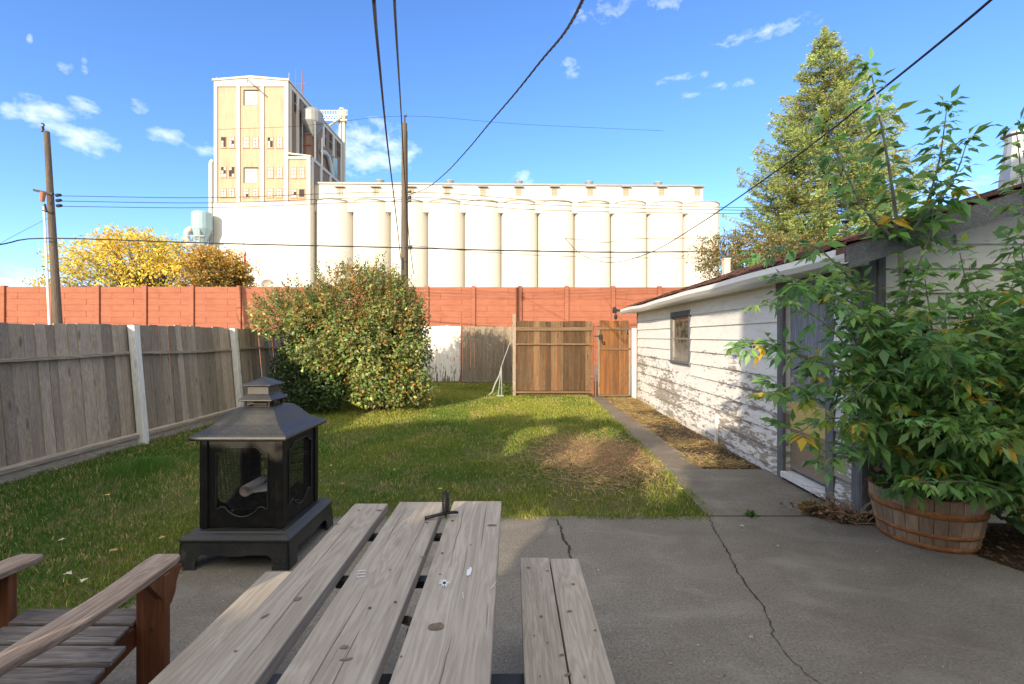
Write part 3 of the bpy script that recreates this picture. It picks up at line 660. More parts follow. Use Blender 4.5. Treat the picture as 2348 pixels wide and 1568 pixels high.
# lamp on the far eave corner
m = MB(); ly = GF + .2
m.tube([(xe - .08, ly, EZ - .04), (xe - .22, ly + .02, EZ - .02)], .03, 8); m.lathe([(.0, EZ - .10), (.05, EZ - .10), (.06, EZ - .02), (.03, EZ + .06), (0, EZ + .06)], xe - .24, ly + .02, 10); m.lathe([(0, EZ - .26), (.035, EZ - .25), (.045, EZ - .19), (.03, EZ - .14), (0, EZ - .13)], xe - .21, ly + .02, 10)
m.tube([(xe - .21, ly + .02, EZ - .14), (xe - .22, ly + .02, EZ - .02)], .012, 6)
tag(m.build('floodlight', M['black'], org=(xe - .2, ly, EZ), rz=GRZ), 'black floodlight on the far end of the garage gutter', 'lamp')
# chimney pipes behind
t = thing('roof_vent', 'tapered grey metal vent stack rising above the garage ridge at the far right', 'vent', (GW + 3.0, GN + 1.3, 3.2), GRZ)
pv = at(2328, 410, 5.1, GRZ); 
m = MB(); m.lathe([(.14, 3.05), (.13, 3.3), (.085, 3.68), (.085, 3.74)], pv[0], 5.1, 14, close=True); m.build('vent_pipe', M['galv'], t, smooth=False)
m = MB(); m.lathe([(.0, 3.83), (.12, 3.78), (.12, 3.76), (0, 3.76)], pv[0], 5.1, 14); m.build('vent_cap', M['galv'], t)
t = thing('small_chimney', 'pale square chimney stub behind the garage roof beside the dark tree', 'chimney', (at(1664, 600, 14, 0)[0], 14, 0))
p = at(1664, 595, 14); m = MB(); m.box(p[0] - .09, p[0] + .09, 13.9, 14.1, 0, p[2]); m.build('chimney_pipe', plain('pale_brick', (.62, .50, .40), .8), t, bevel=.01)
m = MB(); m.box(p[0] - .105, p[0] + .105, 13.88, 14.12, p[2] + .001, p[2] + .03); m.build('chimney_cap', plain('cap_brick', (.62, .52, .44), .8), t)
# downpipe stub at the wall base
m = MB(); m.box(GW - .06, GW - .024, 6.72, 6.77, -.02, .42); tag(m.build('wall_stake', M['white_post'], org=(GW - .04, 6.75, 0), rz=GRZ, bevel=.004), 'thin white stake standing against the foot of the garage wall', 'stake')
# ================================================================== INDUSTRIAL BUILDINGS
q = NT('silo_paint', .75, 0, .2); co = q.co(); s3 = q.sep(co)
n = q.noise(q.map(co, (1.4, 1.4, .04)), 1.0, 4, .6); big = q.noise(q.map(co, (.25, .25, .12)), 1, 3, .5)
c = q.mix(q.mr(n, .45, .75, 0, .45), (.60, .58, .53), (.47, .42, .34)); c = q.mix(q.mr(big, .5, .7, 0, .35), c, (.64, .62, .57)); q.color(c); q.bump(n, .03, .3); M['silo'] = q.m
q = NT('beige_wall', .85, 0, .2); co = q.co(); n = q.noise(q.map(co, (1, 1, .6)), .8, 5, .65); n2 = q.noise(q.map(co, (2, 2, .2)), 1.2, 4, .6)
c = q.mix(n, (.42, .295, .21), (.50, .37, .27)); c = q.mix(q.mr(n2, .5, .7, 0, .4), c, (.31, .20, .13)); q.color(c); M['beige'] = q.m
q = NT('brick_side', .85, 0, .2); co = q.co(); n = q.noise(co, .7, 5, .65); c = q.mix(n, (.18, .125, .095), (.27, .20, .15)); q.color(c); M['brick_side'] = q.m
M['trim_white'] = plain('trim_white', (.55, .525, .475), .8, 0, .2, .06, .5)
M['dark_open'] = plain('dark_opening', (.06, .05, .045), .9, 0, .1)
q = NT('old_pane', .5, 0, .4); r = q.attr('rnd'); q.color(q.mix(r, (.36, .34, .31), (.50, .47, .42))); M['old_pane'] = q.m
M['blue_steel'] = plain('blue_steel', (.30, .42, .47), .55, .2, .4, .15, 1)
M['grey_steel'] = plain('grey_steel', (.28, .29, .30), .6, .3, .4, .25, 1)
M['louver'] = plain('brown_panel', (.24, .19, .15), .8, 0, .2, .2, 1); M['red_steel'] = plain('red_steel', (.28, .12, .08), .7, .2, .3)
TY = 90.0
def TC(cx_, cy_, Y=TY):                       # crop coordinates of the tower study -> world
    return at((560 + cx_ / 2.24) / 1.3088, (200 + cy_ / 2.24) / 1.3088, Y)
tx = lambda c, Y=TY: TC(c, 500, Y)[0]
tz = lambda c, Y=TY: TC(500, c, Y)[2]
tower = thing('elevator_tower', 'tall beige and white concrete elevator headhouse with small windows', 'building', (-50, 104, 0))
x0, x1 = tx(185), tx(683); zb = tz(912); zt = tz(100); zp = tz(80); xm = tx(430)
TD = 118.0
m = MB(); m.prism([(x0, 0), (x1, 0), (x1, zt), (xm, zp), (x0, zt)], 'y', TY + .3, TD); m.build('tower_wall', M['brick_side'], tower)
m = MB(); m.prism([(x0 - .25, zt + .05), (xm, zp + .05), (x1 + .25, zt + .05), (x1 + .25, zt + .4), (xm, zp + .45), (x0 - .25, zt + .4)], 'y', TY - .3, TD + .3); m.build('tower_roof', M['trim_white'], tower)
# base block (white) and annex
xb1 = tx(832)
m = MB(); m.box(x0 - .1, xb1, TY - .15, TY + 3.4, 0, zb); m.build('base_block', M['silo'], tower, bevel=.05)
xa0, xa1 = tx(683), tx(830); za = tz(590)
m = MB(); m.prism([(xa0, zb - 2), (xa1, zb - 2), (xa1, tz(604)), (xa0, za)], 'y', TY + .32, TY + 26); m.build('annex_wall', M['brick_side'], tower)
m = MB(); m.prism([(xa0 - .1, za), (xa1 + .2, tz(604)), (xa1 + .2, tz(598)), (xa0 - .1, za + .35)], 'y', TY - .2, TY + 26.2); m.build('annex_roof', M['trim_white'], tower)
# beige infill
m = MB()
for a, b, t_ in ((206, 336, 128), (358, 497, 130), (520, 658, 132)): m.box(tx(a), tx(b), TY + .12, TY + .299, zb, tz(t_))
m.box(tx(680), tx(808), TY + .12, TY + .319, zb, tz(620)); m.build('infill_wall', M['beige'], tower)
# white frame
m = MB(); 
for a, b in ((185, 206), (336, 358), (497, 520), (658, 683)):
    m.box(tx(a), tx(b), TY - .1, TY + .298, zb + .01, tz(134) if a not in (185, 658) else tz(134))
m.prism([(x0, tz(134)), (x1, tz(134)), (x1, zt), (xm, zp), (x0, zt)], 'y', TY - .101, TY + .297)
m.box(tx(808), tx(831), TY - .1, TY + .318, zb + .01, tz(622)); m.box(tx(684), tx(831), TY - .102, TY + .317, tz(621), tz(604)); 
for Ya, Yb in ((90.4, 91.0), (93.2, 94.2), (99.4, 100.2), (106, 107), (112, 113), (117.2, 118)):
    m.box(x1 - .05, x1 + .22, Ya, Yb, zb, zt - .2)
for Ya, Yb in ((90.4, 91.2), (94.5, 95.4), (99.4, 100.2), (104, 105)): m.box(xa1 - .05, xa1 + .2, Ya, Yb, zb, tz(606))
m.box(xa1 - .05, xa1 + .21, 90.35, 116, tz(612) - .2, tz(606)); m.box(x1 - .04, x1 + .12, 90.35, 118, zt - .9, zt - .1)
m.build('frame', M['trim_white'], tower)
def twin(c0, c1, z0, z1, broken=0, big=False):
    a, b, zl, zh = tx(c0), tx(c1), tz(z1), tz(z0)
    m = MB(); f = .1
    m.box(a - .02, b + .02, TY + .02, TY + .13, zh, zh + .15); m.box(a - .15, b + .15, TY - .05, TY + .13, zl - .22, zl); m.box(a - .06, a - .001, TY + .03, TY + .129, zl, zh); m.box(b + .001, b + .06, TY + .03, TY + .129, zl, zh)
    o = m.build('window', M['beige'] if not big else M['dark_open'], tower)
    m = MB(); m.box(a, b, TY + .085, TY + .125, zl, zh); m.build('recess', M['dark_open'], o)
    m = MB(); nx, nz_ = (2, 3) if not big else (4, 3)
    k = 0
    for i in range(nx):
        for j in range(nz_):
            k += 1
            if broken and random.random() < broken: continue
            m.box(a + (b - a) * i / nx + .05, a + (b - a) * (i + 1) / nx - .04, TY + .05, TY + .08, zl + (zh - zl) * j / nz_ + .05, zl + (zh - zl) * (j + 1) / nz_ - .04)
    if m.V: m.build('pane', M['old_pane'], o)
for (c0, c1, z0, z1, br) in [(230, 263, 473, 541, .55), (283, 318, 473, 541, .3), (380, 416, 473, 541, 0), (443, 479, 473, 541, 0), (543, 578, 475, 543, .1), (604, 641, 475, 543, 0),
        (230, 263, 674, 740, .4), (283, 319, 674, 740, .4), (542, 578, 676, 744, .4), (603, 640, 676, 744, 0), (702, 736, 677, 745, 0), (756, 790, 677, 745, .2),
        (230, 263, 820, 874, .1), (283, 318, 820, 874, 0), (380, 414, 821, 874, .2), (441, 477, 821, 874, 0), (541, 577, 822, 874, 0), (602, 638, 822, 874, 0), (702, 736, 824, 876, .1), (755, 790, 824, 876, .8)]:
    twin(c0, c1, z0, z1, br)
for (c0, c1, z0, z1) in ((388, 474, 163, 258), (388, 474, 684, 780)):
    a, b, zl, zh = tx(c0), tx(c1), tz(z1), tz(z0)
    m = MB(); m.box(a - .15, b + .15, TY + .0, TY + .13, zh, zh + .25); m.box(a - .2, a, TY + .0, TY + .13, zl, zh); o = m.build('window', M['dark_open'], tower)
    m = MB()
    for j in range(5): m.box(a, b, TY + .06, TY + .118, zl + (zh - zl) * j / 5 + .03, zl + (zh - zl) * (j + 1) / 5 - .02)
    m.build('shutter', M['old_pane'], o)
# small side windows
def sx(cx_, cy_):                                # point on the tower's right wall seen at the crop position
    px = (560 + cx_ / 2.24) / 1.3088; py = (200 + cy_ / 2.24) / 1.3088; Y = x1 * FOC / (px - CX); return Y, CAMZ + (CY - py) / FOC * Y
for (cx_, cy_) in [(730, 215), (755, 240), (730, 280), (755, 308), (795, 295), (915, 400), (915, 420), (930, 430), (915, 490), (930, 500), (965, 475), (980, 490), (965, 530), (980, 545), (1015, 530), (1030, 545), (1015, 580), (1030, 590)]:
    Y, z = sx(cx_, cy_); m = MB(); m.box(x1 - .02, x1 + .06, Y - .5, Y + .5, z - .8, z + .8); o = m.build('window', M['dark_open'], tower)
# beam hoist, lightning rod, antennas
m = MB(); m.tube([TC(408, 85, TY - .1), TC(455, 133, TY - 2.5)], .15, 6); m.tube([TC(408, 85, TY - .1), TC(406, 108, TY - .1)], .1, 6); m.build('hoist_beam', M['grey_steel'], tower)
m = MB(); m.tube([TC(688, 105, TY + 1), TC(688, 42, TY + 1)], .07, 5); m.tube([TC(203, 90, TY + .6), TC(203, 72, TY + .6)], .1, 5); m.tube([TC(670, 95, TY + .6), TC(670, 75, TY + .6)], .08, 5); m.build('lightning_rod', M['grey_steel'], tower)
m = MB(); p = TC(800, 235, 104); xq = p[0] - .8; zq = p[2]
m.tube([(xq, 104, zq - 1), (xq, 104, zq + 7)], .09, 6); m.tube([(xq, 104, zq + 2.5), (xq, 104, zq + 4)], .16, 8); m.tube([(xq - .8, 104, zq + 4), (xq + .9, 104, zq + 4)], .08, 6); m.tube([(xq - 1.5, 104, zq - 1), (xq - 1.5, 104, zq + 7.5)], .05, 5)
m.build('antenna_mast', M['red_steel'], tower)
# stair/vent tower, pipes on the side
def TS(cx_, cy_, dx=1.8):
    px = (560 + cx_ / 2.24) / 1.3088; py = (200 + cy_ / 2.24) / 1.3088; X = x1 + dx; Y = X * FOC / (px - CX); return Vector((X, Y, CAMZ + (CY - py) / FOC * Y))
pl_ = thing('silo_cyclone', 'grey steel cyclone bin standing on the lower roof beside the beige tower', 'tank', (x1 + 2.5, 99, 0))
c0 = TS(845, 300, 2.2); c1 = TS(845, 390, 2.2); c1z = CAMZ + (c1.z - CAMZ); 
zz0 = TS(845, 385, 2.2).z; zz1 = c0.z; r_ = 2.2
m = MB(); m.lathe([(.3, zz0 - 2.8), (r_, zz0), (r_, zz1 - .6), (r_ * .7, zz1 + .2), (0, zz1 + .4)], c0.x, c0.y, 20); m.build('tank_body', M['grey_steel'], pl_, smooth=False)
m = MB()
for a in (0, 1.57, 3.14, 4.7): m.tube([(c0.x + 2.0 * math.cos(a + .7), c0.y + 2.0 * math.sin(a + .7), zz0 + .1), (c0.x + 2.0 * math.cos(a + .7), c0.y + 2.0 * math.sin(a + .7), tz(606) - 1)], .14, 6)
m.build('support_leg', M['grey_steel'], pl_)
t = thing('louvre_box', 'rust red framed ribbed metal enclosure on the annex roof', 'enclosure', (x1 + 1.5, 96, 0))
a = TC(714, 455, 95.5); b = TC(840, 600, 95.5)
m = MB(); m.box(a[0], b[0], 95.5, 108, b[2] - 2, a[2]); m.build('box_body', M['louver'], t)
m = MB()
for i in range(4):
    x = a[0] + (b[0] - a[0]) * i / 3; m.box(x - .12, x + .12, 95.3, 95.498, b[2], a[2] + .1)
for zq in (a[2], (a[2] + b[2]) / 2, b[2]): m.box(a[0] - .1, b[0] + .1, 95.25, 95.497, zq - .12, zq + .12)
for k in range(6): Y = 96 + k * 2.2; m.box(b[0] - .01, b[0] + .12, Y, Y + .2, b[2], a[2])
m.build('box_frame', M['red_steel'], t)
t = thing('duct_pipe', 'curved grey duct running down beside the elevator tower', 'duct', (x1 + 3, 108, 0))
pts = [TS(900, 575, 2.5), TS(930, 580, 2.6), TS(950, 605, 2.7), TS(962, 650, 2.8), TS(975, 710, 2.9), TS(985, 785, 3.0)]
m = MB(); m.tube(pts, .55, 10); m.build('duct', M['galv'], t, smooth=True)
m = MB(); m.tube([TS(985, 620, 2.0), TS(985, 760, 2.0)], .9, 10); m.build('side_duct', M['blue_steel'], t, smooth=True)
t = thing('conveyor_leg', 'tall slim elevator leg with catwalk rising beside the beige tower', 'conveyor', (x1 + 1, 121, 0))
Yc = 119.0; top = TC(1045, 300, Yc)
m = MB(); m.box(top[0] - .75, top[0] - .15, Yc - .4, Yc + .4, 20, top[2] - 1); m.box(top[0] + .15, top[0] + .75, Yc - .4, Yc + .4, 20, top[2] - 1); m.build('leg_casing', M['trim_white'], t)
m = MB(); m.box(top[0] - 1, top[0] + 1, Yc - .6, Yc + .6, top[2] - 3, top[2]); m.lathe([(1.0, top[2]), (.7, top[2] + .7), (0, top[2] + .9)], top[0], Yc, 12); m.build('head_drum', plain('tan_steel', (.42, .36, .24), .7), t)
m = MB(); L0 = TC(893, 335, Yc); L1 = TC(1085, 335, Yc)
for zz in (0, -1.3): m.beam((L0[0], Yc - .8, L0[2] + zz), (L1[0], Yc - .8, L1[2] + zz), .12, .16)
n = 14
for i in range(n):
    xa = L0[0] + (top[0] - L0[0]) * i / n; xb = L0[0] + (top[0] - L0[0]) * (i + 1) / n; up = i % 2
    m.beam((xa, Yc - .8, L0[2] - (1.3 if up else 0)), (xb, Yc - .8, L0[2] - (0 if up else 1.3)), .1, .1); m.beam((xa, Yc - .8, L0[2]), (xa, Yc - .8, L0[2] + 1.2), .06, .06)
m.beam((L0[0], Yc - .8, L0[2] + 1.2), (L1[0], Yc - .8, L0[2] + 1.2), .07, .07)
for i in range(5): xa = top[0] + (L1[0] - top[0]) * i / 4; m.beam((xa, Yc - .8, L0[2]), (xa, Yc - .8, L0[2] + 1.4), .07, .07)
m.build('catwalk', M['galv'], t)
m = MB(); a = TC(1035, 345, Yc - .6); b = TC(900, 440, Yc - 3); m.tube([a, b], .35, 8); m.build('spout', M['galv'], t)
# gallery over the silos
SRZ = R(1.3); SY = 95.0
def SA(px, py, Y): return at(px, py, Y, SRZ)
zc = SA(715, 422, SY - 2.2)[2]
gl = thing('gallery', 'long white roof gallery with a row of small windows on top of the silos', 'building', (0, SY, 0), SRZ)
ga0, ga1 = SA(716, 430, SY - 2.2)[0], SA(1611, 440, SY - 2.2)[0]; gb = SA(1100, 470, SY - 2.2)[2]
m = MB(); m.box(ga0, ga1, SY - 2.2, SY + 7, gb - 1.5, zc); m.build('gallery_wall', M['silo'], gl)
m = MB(); m.box(ga0 - .2, ga1 + .3, SY - 2.5, SY + 7.2, zc + .01, zc + .35); m.build('gallery_roof', M['grey_steel'], gl)
r0 = 83.25
for i in range(11):
    px = 779 + i * 81.9; p = SA(px, 440, SY - 2.2); w2 = .62; hz = .8
    m = MB(); m.box(p[0] - w2 - .35, p[0] + w2 + .45, SY - 3.0, SY - 2.21, p[2] + hz + .05, p[2] + hz + .22); o = m.build('window', M['grey_steel'], gl)
    m = MB()
    for a_ in range(2):
        for b_ in range(3): m.box(p[0] - w2 + a_ * w2 + .04, p[0] + a_ * w2 - .04, SY - 2.30, SY - 2.22, p[2] - hz + b_ * hz * .67 + .04, p[2] - hz + (b_ + 1) * hz * .67 - .04)
    m.build('pane', plain('brown_pane', (.34, .28, .19), .5) if i == 0 else D.materials['brown_pane'], o)
    if i: m = None
first = None
for px in [871, 1031, 1189, 1350, 1508]:
    p = SA(px, 420, SY); z = zc + .35
    t = thing('roof_ventilator', 'small round metal ventilator on the gallery roof', 'ventilator', (p[0], SY, z), SRZ, 'ventilators along the gallery roof')
    m = MB(); m.lathe([(.45, z), (.45, z + .5)], p[0], SY, 12); m.build('vent_neck', M['galv'], t)
    m = MB(); m.lathe([(.55, z + .5), (.95, z + 1.15), (.9, z + 1.25), (0, z + 1.35)], p[0], SY, 12); m.lathe([(0, z + .5), (.55, z + .5)], p[0], SY, 12); m.build('vent_hood', M['galv'], t)
    names = {871: 'leftmost metal ventilator on the gallery roof, close to the beige tower', 1031: 'second ventilator from the tower on the gallery roof', 1189: 'middle ventilator of the five on the gallery roof, right of the twisted cable', 1350: 'fourth ventilator from the tower on the gallery roof', 1508: 'rightmost ventilator on the gallery roof near its far right end'}
    t['label'] = names[px]
RS = 3.83; silo_x = [SA(728 + 41.65 + 83.35 * i, 600, SY)[0] for i in range(11)]
silo_x = [silo_x[0] + (silo_x[-1] - silo_x[0]) * i / 10 for i in range(11)]
RS = (silo_x[1] - silo_x[0]) / 2
zs = SA(1187, 457, SY - RS)[2]
ord_ = ['leftmost white silo, next to the tan corner of the elevator', 'second white silo from the left, left of the centre utility pole', 'third white silo from the left, directly behind the centre utility pole', 'fourth white silo from the left, right of the centre pole',
        'fifth white silo from the left in the row', 'middle white silo of the eleven, sixth from either end', 'seventh white silo from the left, fifth from the right end', 'fourth white silo from the right end of the row', 'third white silo from the right end of the row',
        'second white silo from the right end of the row', 'rightmost white silo at the far end of the row, beside the spruce']
for i, x in enumerate(silo_x):
    t = thing('silo', ord_[i], 'silo', (x, SY, 0), SRZ, 'row of white grain silos')
    m = MB(); m.lathe([(RS, 0), (RS, zs - .25)], x, SY, 64); m.build('silo_body', M['silo'], t, smooth=True)
    m = MB(); m.lathe([(RS - .2, zs - .22), (RS + .10, zs - .22), (RS + .10, zs), (0, zs + .3)], x, SY, 64); m.build('silo_rim', plain('silo_rim', (.30, .27, .22), .9, 0, .1, .2, 1) if i == 0 else D.materials['silo_rim'], t)
# blue tank left of the tower
t = thing('dust_tank', 'pale blue steel tank on a frame left of the elevator tower', 'tank', (-62, 88, 0))
p = at(463, 490, 88); pb = at(463, 528, 88)
m = MB(); m.lathe([(1.7, pb[2]), (1.75, pb[2] + .1), (1.75, p[2]), (1.4, p[2] + .3), (0, p[2] + .35)], p[0], 88, 20); m.lathe([(.35, pb[2] - 4), (1.7, pb[2])], p[0], 88, 20); m.build('tank_body', M['blue_steel'], t)
m = MB()
for a in (.4, 1.97, 3.54, 5.1): m.tube([(p[0] + 1.6 * math.cos(a), 88 + 1.6 * math.sin(a), pb[2]), (p[0] + 1.6 * math.cos(a), 88 + 1.6 * math.sin(a), 0)], .13, 6)
for z in (pb[2] - 1.5, pb[2] - 3): m.box(p[0] - 1.5, p[0] + 1.5, 86.4, 86.5, z, z + .15)
m.build('tank_frame', M['grey_steel'], t)
m = MB(); m.tube([at(447, 560, 87), at(432, 560, 87), at(427, 545, 87), at(430, 530, 87), at(440, 524, 87)], .6, 10); m.build('elbow_duct', M['trim_white'], t, smooth=True)
m = MB(); pa, pb2 = at(484, 375, 90), at(484, 555, 90); m.tube([at(489, 368, 90), at(485, 372, 90), pa, pb2, at(475, 600, 90)], .42, 10); tag(m.build('wall_duct', M['trim_white'], smooth=True, org=pb2), 'slim white vertical duct on the left edge of the elevator tower', 'duct')
# flag pole, dish
t = thing('flag_pole', 'thin flag pole with a small limp red flag in front of the white elevator base', 'flag pole', (at(559, 650, 70)[0], 70, 0))
p = at(559, 546, 70); m = MB(); m.tube([(p[0], 70, 0), (p[0], 70, p[2])], .05, 6); m.build('pole', M['grey_steel'], t)
m = MB(); n = 8; z1 = at(559, 572, 70)[2]; vs = []; fs = []
for i in range(n + 1):
    f = i / n; z = z1 - f * 2.2
    for k in range(4): vs.append((p[0] + .06 + k * .12 * (0.5 + .8 * f) + .05 * math.sin(i * 1.3), 70 + .12 * math.sin(k * 2.2 + i * .8), z - k * .12))
for i in range(n):
    for k in range(3): fs.append((i * 4 + k, i * 4 + k + 1, i * 4 + k + 5, i * 4 + k + 4))
m.add(vs, fs); o = m.build('flag', plain('flag_red', (.55, .05, .05), .8), t); s_ = o.modifiers.new('s', 'SOLIDIFY'); s_.thickness = .02
t = thing('satellite_dish', 'round pale dish showing above the red wall left of the bush', 'dish', (at(613, 655, 34)[0], 34, 0))
p = at(613, 652, 34); m = MB(); vs = [(p[0], 34.25, p[2])]; fs = []; n = 20
for ring in (1, 2, 3):
    for k in range(n): a = 2 * math.pi * k / n; rr = .5 * ring / 3; vs.append((p[0] + rr * math.cos(a), 34.25 - .25 * (ring / 3) ** 2, p[2] + rr * math.sin(a) * .8))
for k in range(n): fs.append((0, 1 + k, 1 + (k + 1) % n))
for ring in (0, 1):
    for k in range(n): a = 1 + ring * n + k; b = 1 + ring * n + (k + 1) % n; fs.append((a, b, b + n, a + n))
m.add(vs, fs); o = m.build('dish', plain('dish_grey', (.42, .38, .34), .6), t); s_ = o.modifiers.new('s', 'SOLIDIFY'); s_.thickness = .02
m = MB(); m.tube([(p[0], 34.3, 0), (p[0], 34.3, p[2])], .05, 8); m.build('mast', M['grey_steel'], t)
# ================================================================== POLES AND WIRES
LP = at(132, 735, 19.0); 
lp_top = at(107, 302, 19.2); lp_bot = LP + (LP - lp_top) * .35
t = thing('utility_pole', 'leaning weathered wooden utility pole at the left with insulators and a white conduit', 'utility pole', (lp_bot[0], 19, 0))
m = MB(); n = 10; m.tube([lp_bot.lerp(lp_top, i / n) for i in range(n + 1)], [.175 - .075 * i / n for i in range(n + 1)], 14, r=.5); m.build('pole_shaft', M['pole_wood'], t, smooth=False)
m = MB(); a = lp_bot.lerp(lp_top, .05) + Vector((-.2, -.17, 0)); b = lp_bot.lerp(lp_top, .70) + Vector((-.16, -.13, 0)); m.tube([a, b], .045, 8); m.build('conduit', M['white_metal'], t)
pc = at(118, 452, 19)
m = MB(); m.beam(at(78, 436, 19.0), at(122, 445, 18.95), .09, .09, r=.5); m.build('crossarm', M['black'], t)
m = MB()
for (px, py) in ((130, 448), (131, 460), (132, 472)):
    p = at(px, py, 18.85); m.tube([p, p + Vector((.2, -.05, 0))], [.07, .06], 8); m.tube([p + Vector((.1, -.05, -.06)), p + Vector((.1, -.05, .06))], .035, 6)
m.tube([at(97, 290, 19.2), at(98, 302, 19.2)], .06, 8); m.tube([at(95, 283, 19.2), at(100, 284, 19.2), at(101, 289, 19.2)], .03, 6)
p = at(102, 468, 18.8); m.tube([p + Vector((0, 0, -.0)), p + Vector((.06, 0, -.3))], [.05, .05], 8)
p = at(118, 487, 18.85); m.tube([p + Vector((-.35, 0, .08)), p + Vector((.05, 0, -.02))], [.03, .05], 8)
m.build('insulator', M['black'], t)
m = MB(); p = at(99, 453, 18.75); m.tube([p + Vector((0, 0, .22)), p + Vector((-.04, 0, -.16))], [.1, .07], 10); m.build('cutout', plain('rust_brown', (.30, .12, .07), .6), t)
CPY = 17.1
cp_t = at(927, 283, CPY); cp_b = at(927, 640, CPY); cp_b = cp_b + (cp_b - cp_t) * .38
t = thing('utility_pole', 'straight wooden utility pole standing behind the big bush in front of the silos', 'utility pole', (cp_b[0], CPY, 0))
m = MB(); m.tube([cp_b.lerp(cp_t, i / 8) for i in range(9)], [.145 - .045 * i / 8 for i in range(9)], 12, r=.3); m.build('pole_shaft', M['pole_wood'], t)
m = MB(); m.tube([cp_t + Vector((.02, -.05, 0)), cp_t + Vector((.02, -.05, .28))], .03, 6); p = cp_t + Vector((.05, -.1, .25)); m.tube([p, p + Vector((.06, 0, 0))], .05, 6)
for py in (440, 452, 462, 455): 
    p = at(934, py, CPY - .15); m.tube([p, p + Vector((.14, -.04, 0))], .04, 6)
m.build('insulator', M['black'], t); m = MB()
for py in (566, 570): p = at(934, py, CPY - .15); m.tube([p, p + Vector((.18, -.04, 0))], .035, 6)
m.build('insulator', M['black'], t)
m = MB(); m.tube([at(933, 300, CPY - .13), at(935, 640, CPY - .16)], .02, 5); m.tube([at(923, 590, CPY - .14), at(923, 640, CPY - .16)], .02, 5); m.build('pole_cable', M['wire'], t)
def wire(label, pts, r_, n=24, name='overhead_wire', grp=None):
    """quadratic through three points, or a polyline smoothed by Catmull-Rom"""
    P = [Vector(p) for p in pts]; out = []
    Q = [P[0] * 2 - P[1]] + P + [P[-1] * 2 - P[-2]]
    for i in range(1, len(Q) - 2):
        a, b, c, d = Q[i - 1:i + 3]
        k = n // (len(P) - 1) + 1
        for j in range(k):
            t = j / k; out.append(.5 * ((2 * b) + (c - a) * t + (2 * a - 5 * b + 4 * c - d) * t * t + (3 * b - a - 3 * c + d) * t ** 3))
    out.append(P[-1]); m = MB(); m.tube(out, r_, 6); o = m.build(name, M['wire'], org=P[0], smooth=True); return tag(o, label, 'cable', grp), out
yy = 18.8
g_ = 'thin wires between the poles'
wire('upper thin wire leaving the left pole and crossing in front of the silos', [at(135, 449, yy), at(490, 453, 18), at(928, 440, CPY), at(1250, 460, 18), at(1700, 476, 19), at(2400, 480, 22)], .012)
wire('middle thin wire of the three leaving the left pole', [at(136, 461, yy), at(490, 465, 18), at(928, 452, CPY), at(1250, 470, 18), at(1700, 482, 19), at(2400, 488, 22)], .012)
wire('lowest thin wire of the three leaving the left pole', [at(137, 473, yy), at(490, 476, 18), at(928, 462, CPY), at(1250, 482, 18), at(1700, 490, 19), at(2400, 498, 22)], .012)
wire('thick black cable crossing the whole alley from the left frame edge past both poles', [at(-60, 570, 17), at(10, 559, 18), at(110, 546, yy - .1), at(500, 558, 18), at(928, 568, CPY - .1), at(1200, 575, 17.5), at(1585, 577, 18.5), at(2400, 560, 22)], .026)
wire('thin loose wire drooping below the thick alley cable over the silos', [at(934, 562, CPY), at(1100, 577, 17.5), at(1300, 588, 18), at(1560, 592, 18.5), at(1720, 592, 19)], .008)
wire('faint high wire passing in front of the tower and the blue sky', [at(500, 297, 30), at(700, 288, 32), at(930, 266, 34), at(1200, 285, 36), at(1520, 300, 40)], .012)
wire('short straight cable dropping to the pole base from the top, left of the pair', [at(855, -20, 3.0), at(868, 130, 4.6), at(888, 330, 8), at(905, 470, 12), at(919, 597, CPY - .2)], .014)
wire('cable running beside the pole from above, right of the pair', [at(903, -20, 3.4), at(909, 90, 4.6), at(920, 270, 8.5), at(927, 400, 11.5), at(938, 550, 15.5), at(948, 628, CPY - .3)], .012)
# twisted service drop
base = [at(1338, -20, 2.9), at(1332, 8, 3.1), at(1292, 78, 4.0), at(1240, 140, 5.0), at(1180, 215, 6.3), at(1120, 285, 8.0), at(1070, 345, 9.8), at(1020, 398, 12), at(975, 433, 14.5), at(934, 447, CPY - .2)]
P = [Vector(p) for p in base]; Q = [P[0] * 2 - P[1]] + P + [P[-1] * 2 - P[-2]]; cl = []
for i in range(1, len(Q) - 2):
    a, b, c, d = Q[i - 1:i + 3]
    for j in range(14):
        t_ = j / 14; cl.append(.5 * ((2 * b) + (c - a) * t_ + (2 * a - 5 * b + 4 * c - d) * t_ * t_ + (3 * b - a - 3 * c + d) * t_ ** 3))
cl.append(P[-1]); m = MB()
for ph in (0, 2.09, 4.19):
    m.tube([p + Vector((math.cos(s * .9 + ph), 0, math.sin(s * .9 + ph))) * .007 for s, p in enumerate(cl)], .0065, 5)
tag(m.build('service_cable', M['wire'], org=cl[0], smooth=True), 'twisted black service cable sweeping from the top centre down to the pole', 'cable')
wire('long sagging black cable rising from the silos to the top right corner', [at(1295, 545, 20), at(1325, 578, 18.5), at(1370, 598, 17), at(1420, 600, 15), at(1500, 575, 12.5), at(1600, 515, 9.8), at(1700, 448, 7.8), at(1850, 340, 5.8), at(2050, 182, 4.2), at(2200, 60, 3.4), at(2300, -25, 3.0)], .0105)
wire('thin doubled wire in front of the right-hand silos above the end of the sagging cable', [at(1295, 547, 20), at(1345, 550, 20), at(1390, 556, 20), at(1440, 548, 20), at(1600, 546, 20.5), at(2350, 540, 23)], .010)
wire('faint wire leaving the left pole towards the left frame edge', [at(-30, 590, 16), at(5, 556, 17), at(110, 500, 18.9)], .006)
wire('lower right thin wire over the garage roof towards the blue sky', [at(2160, 455, 9), at(2220, 447, 8), at(2300, 440, 7)], .004)
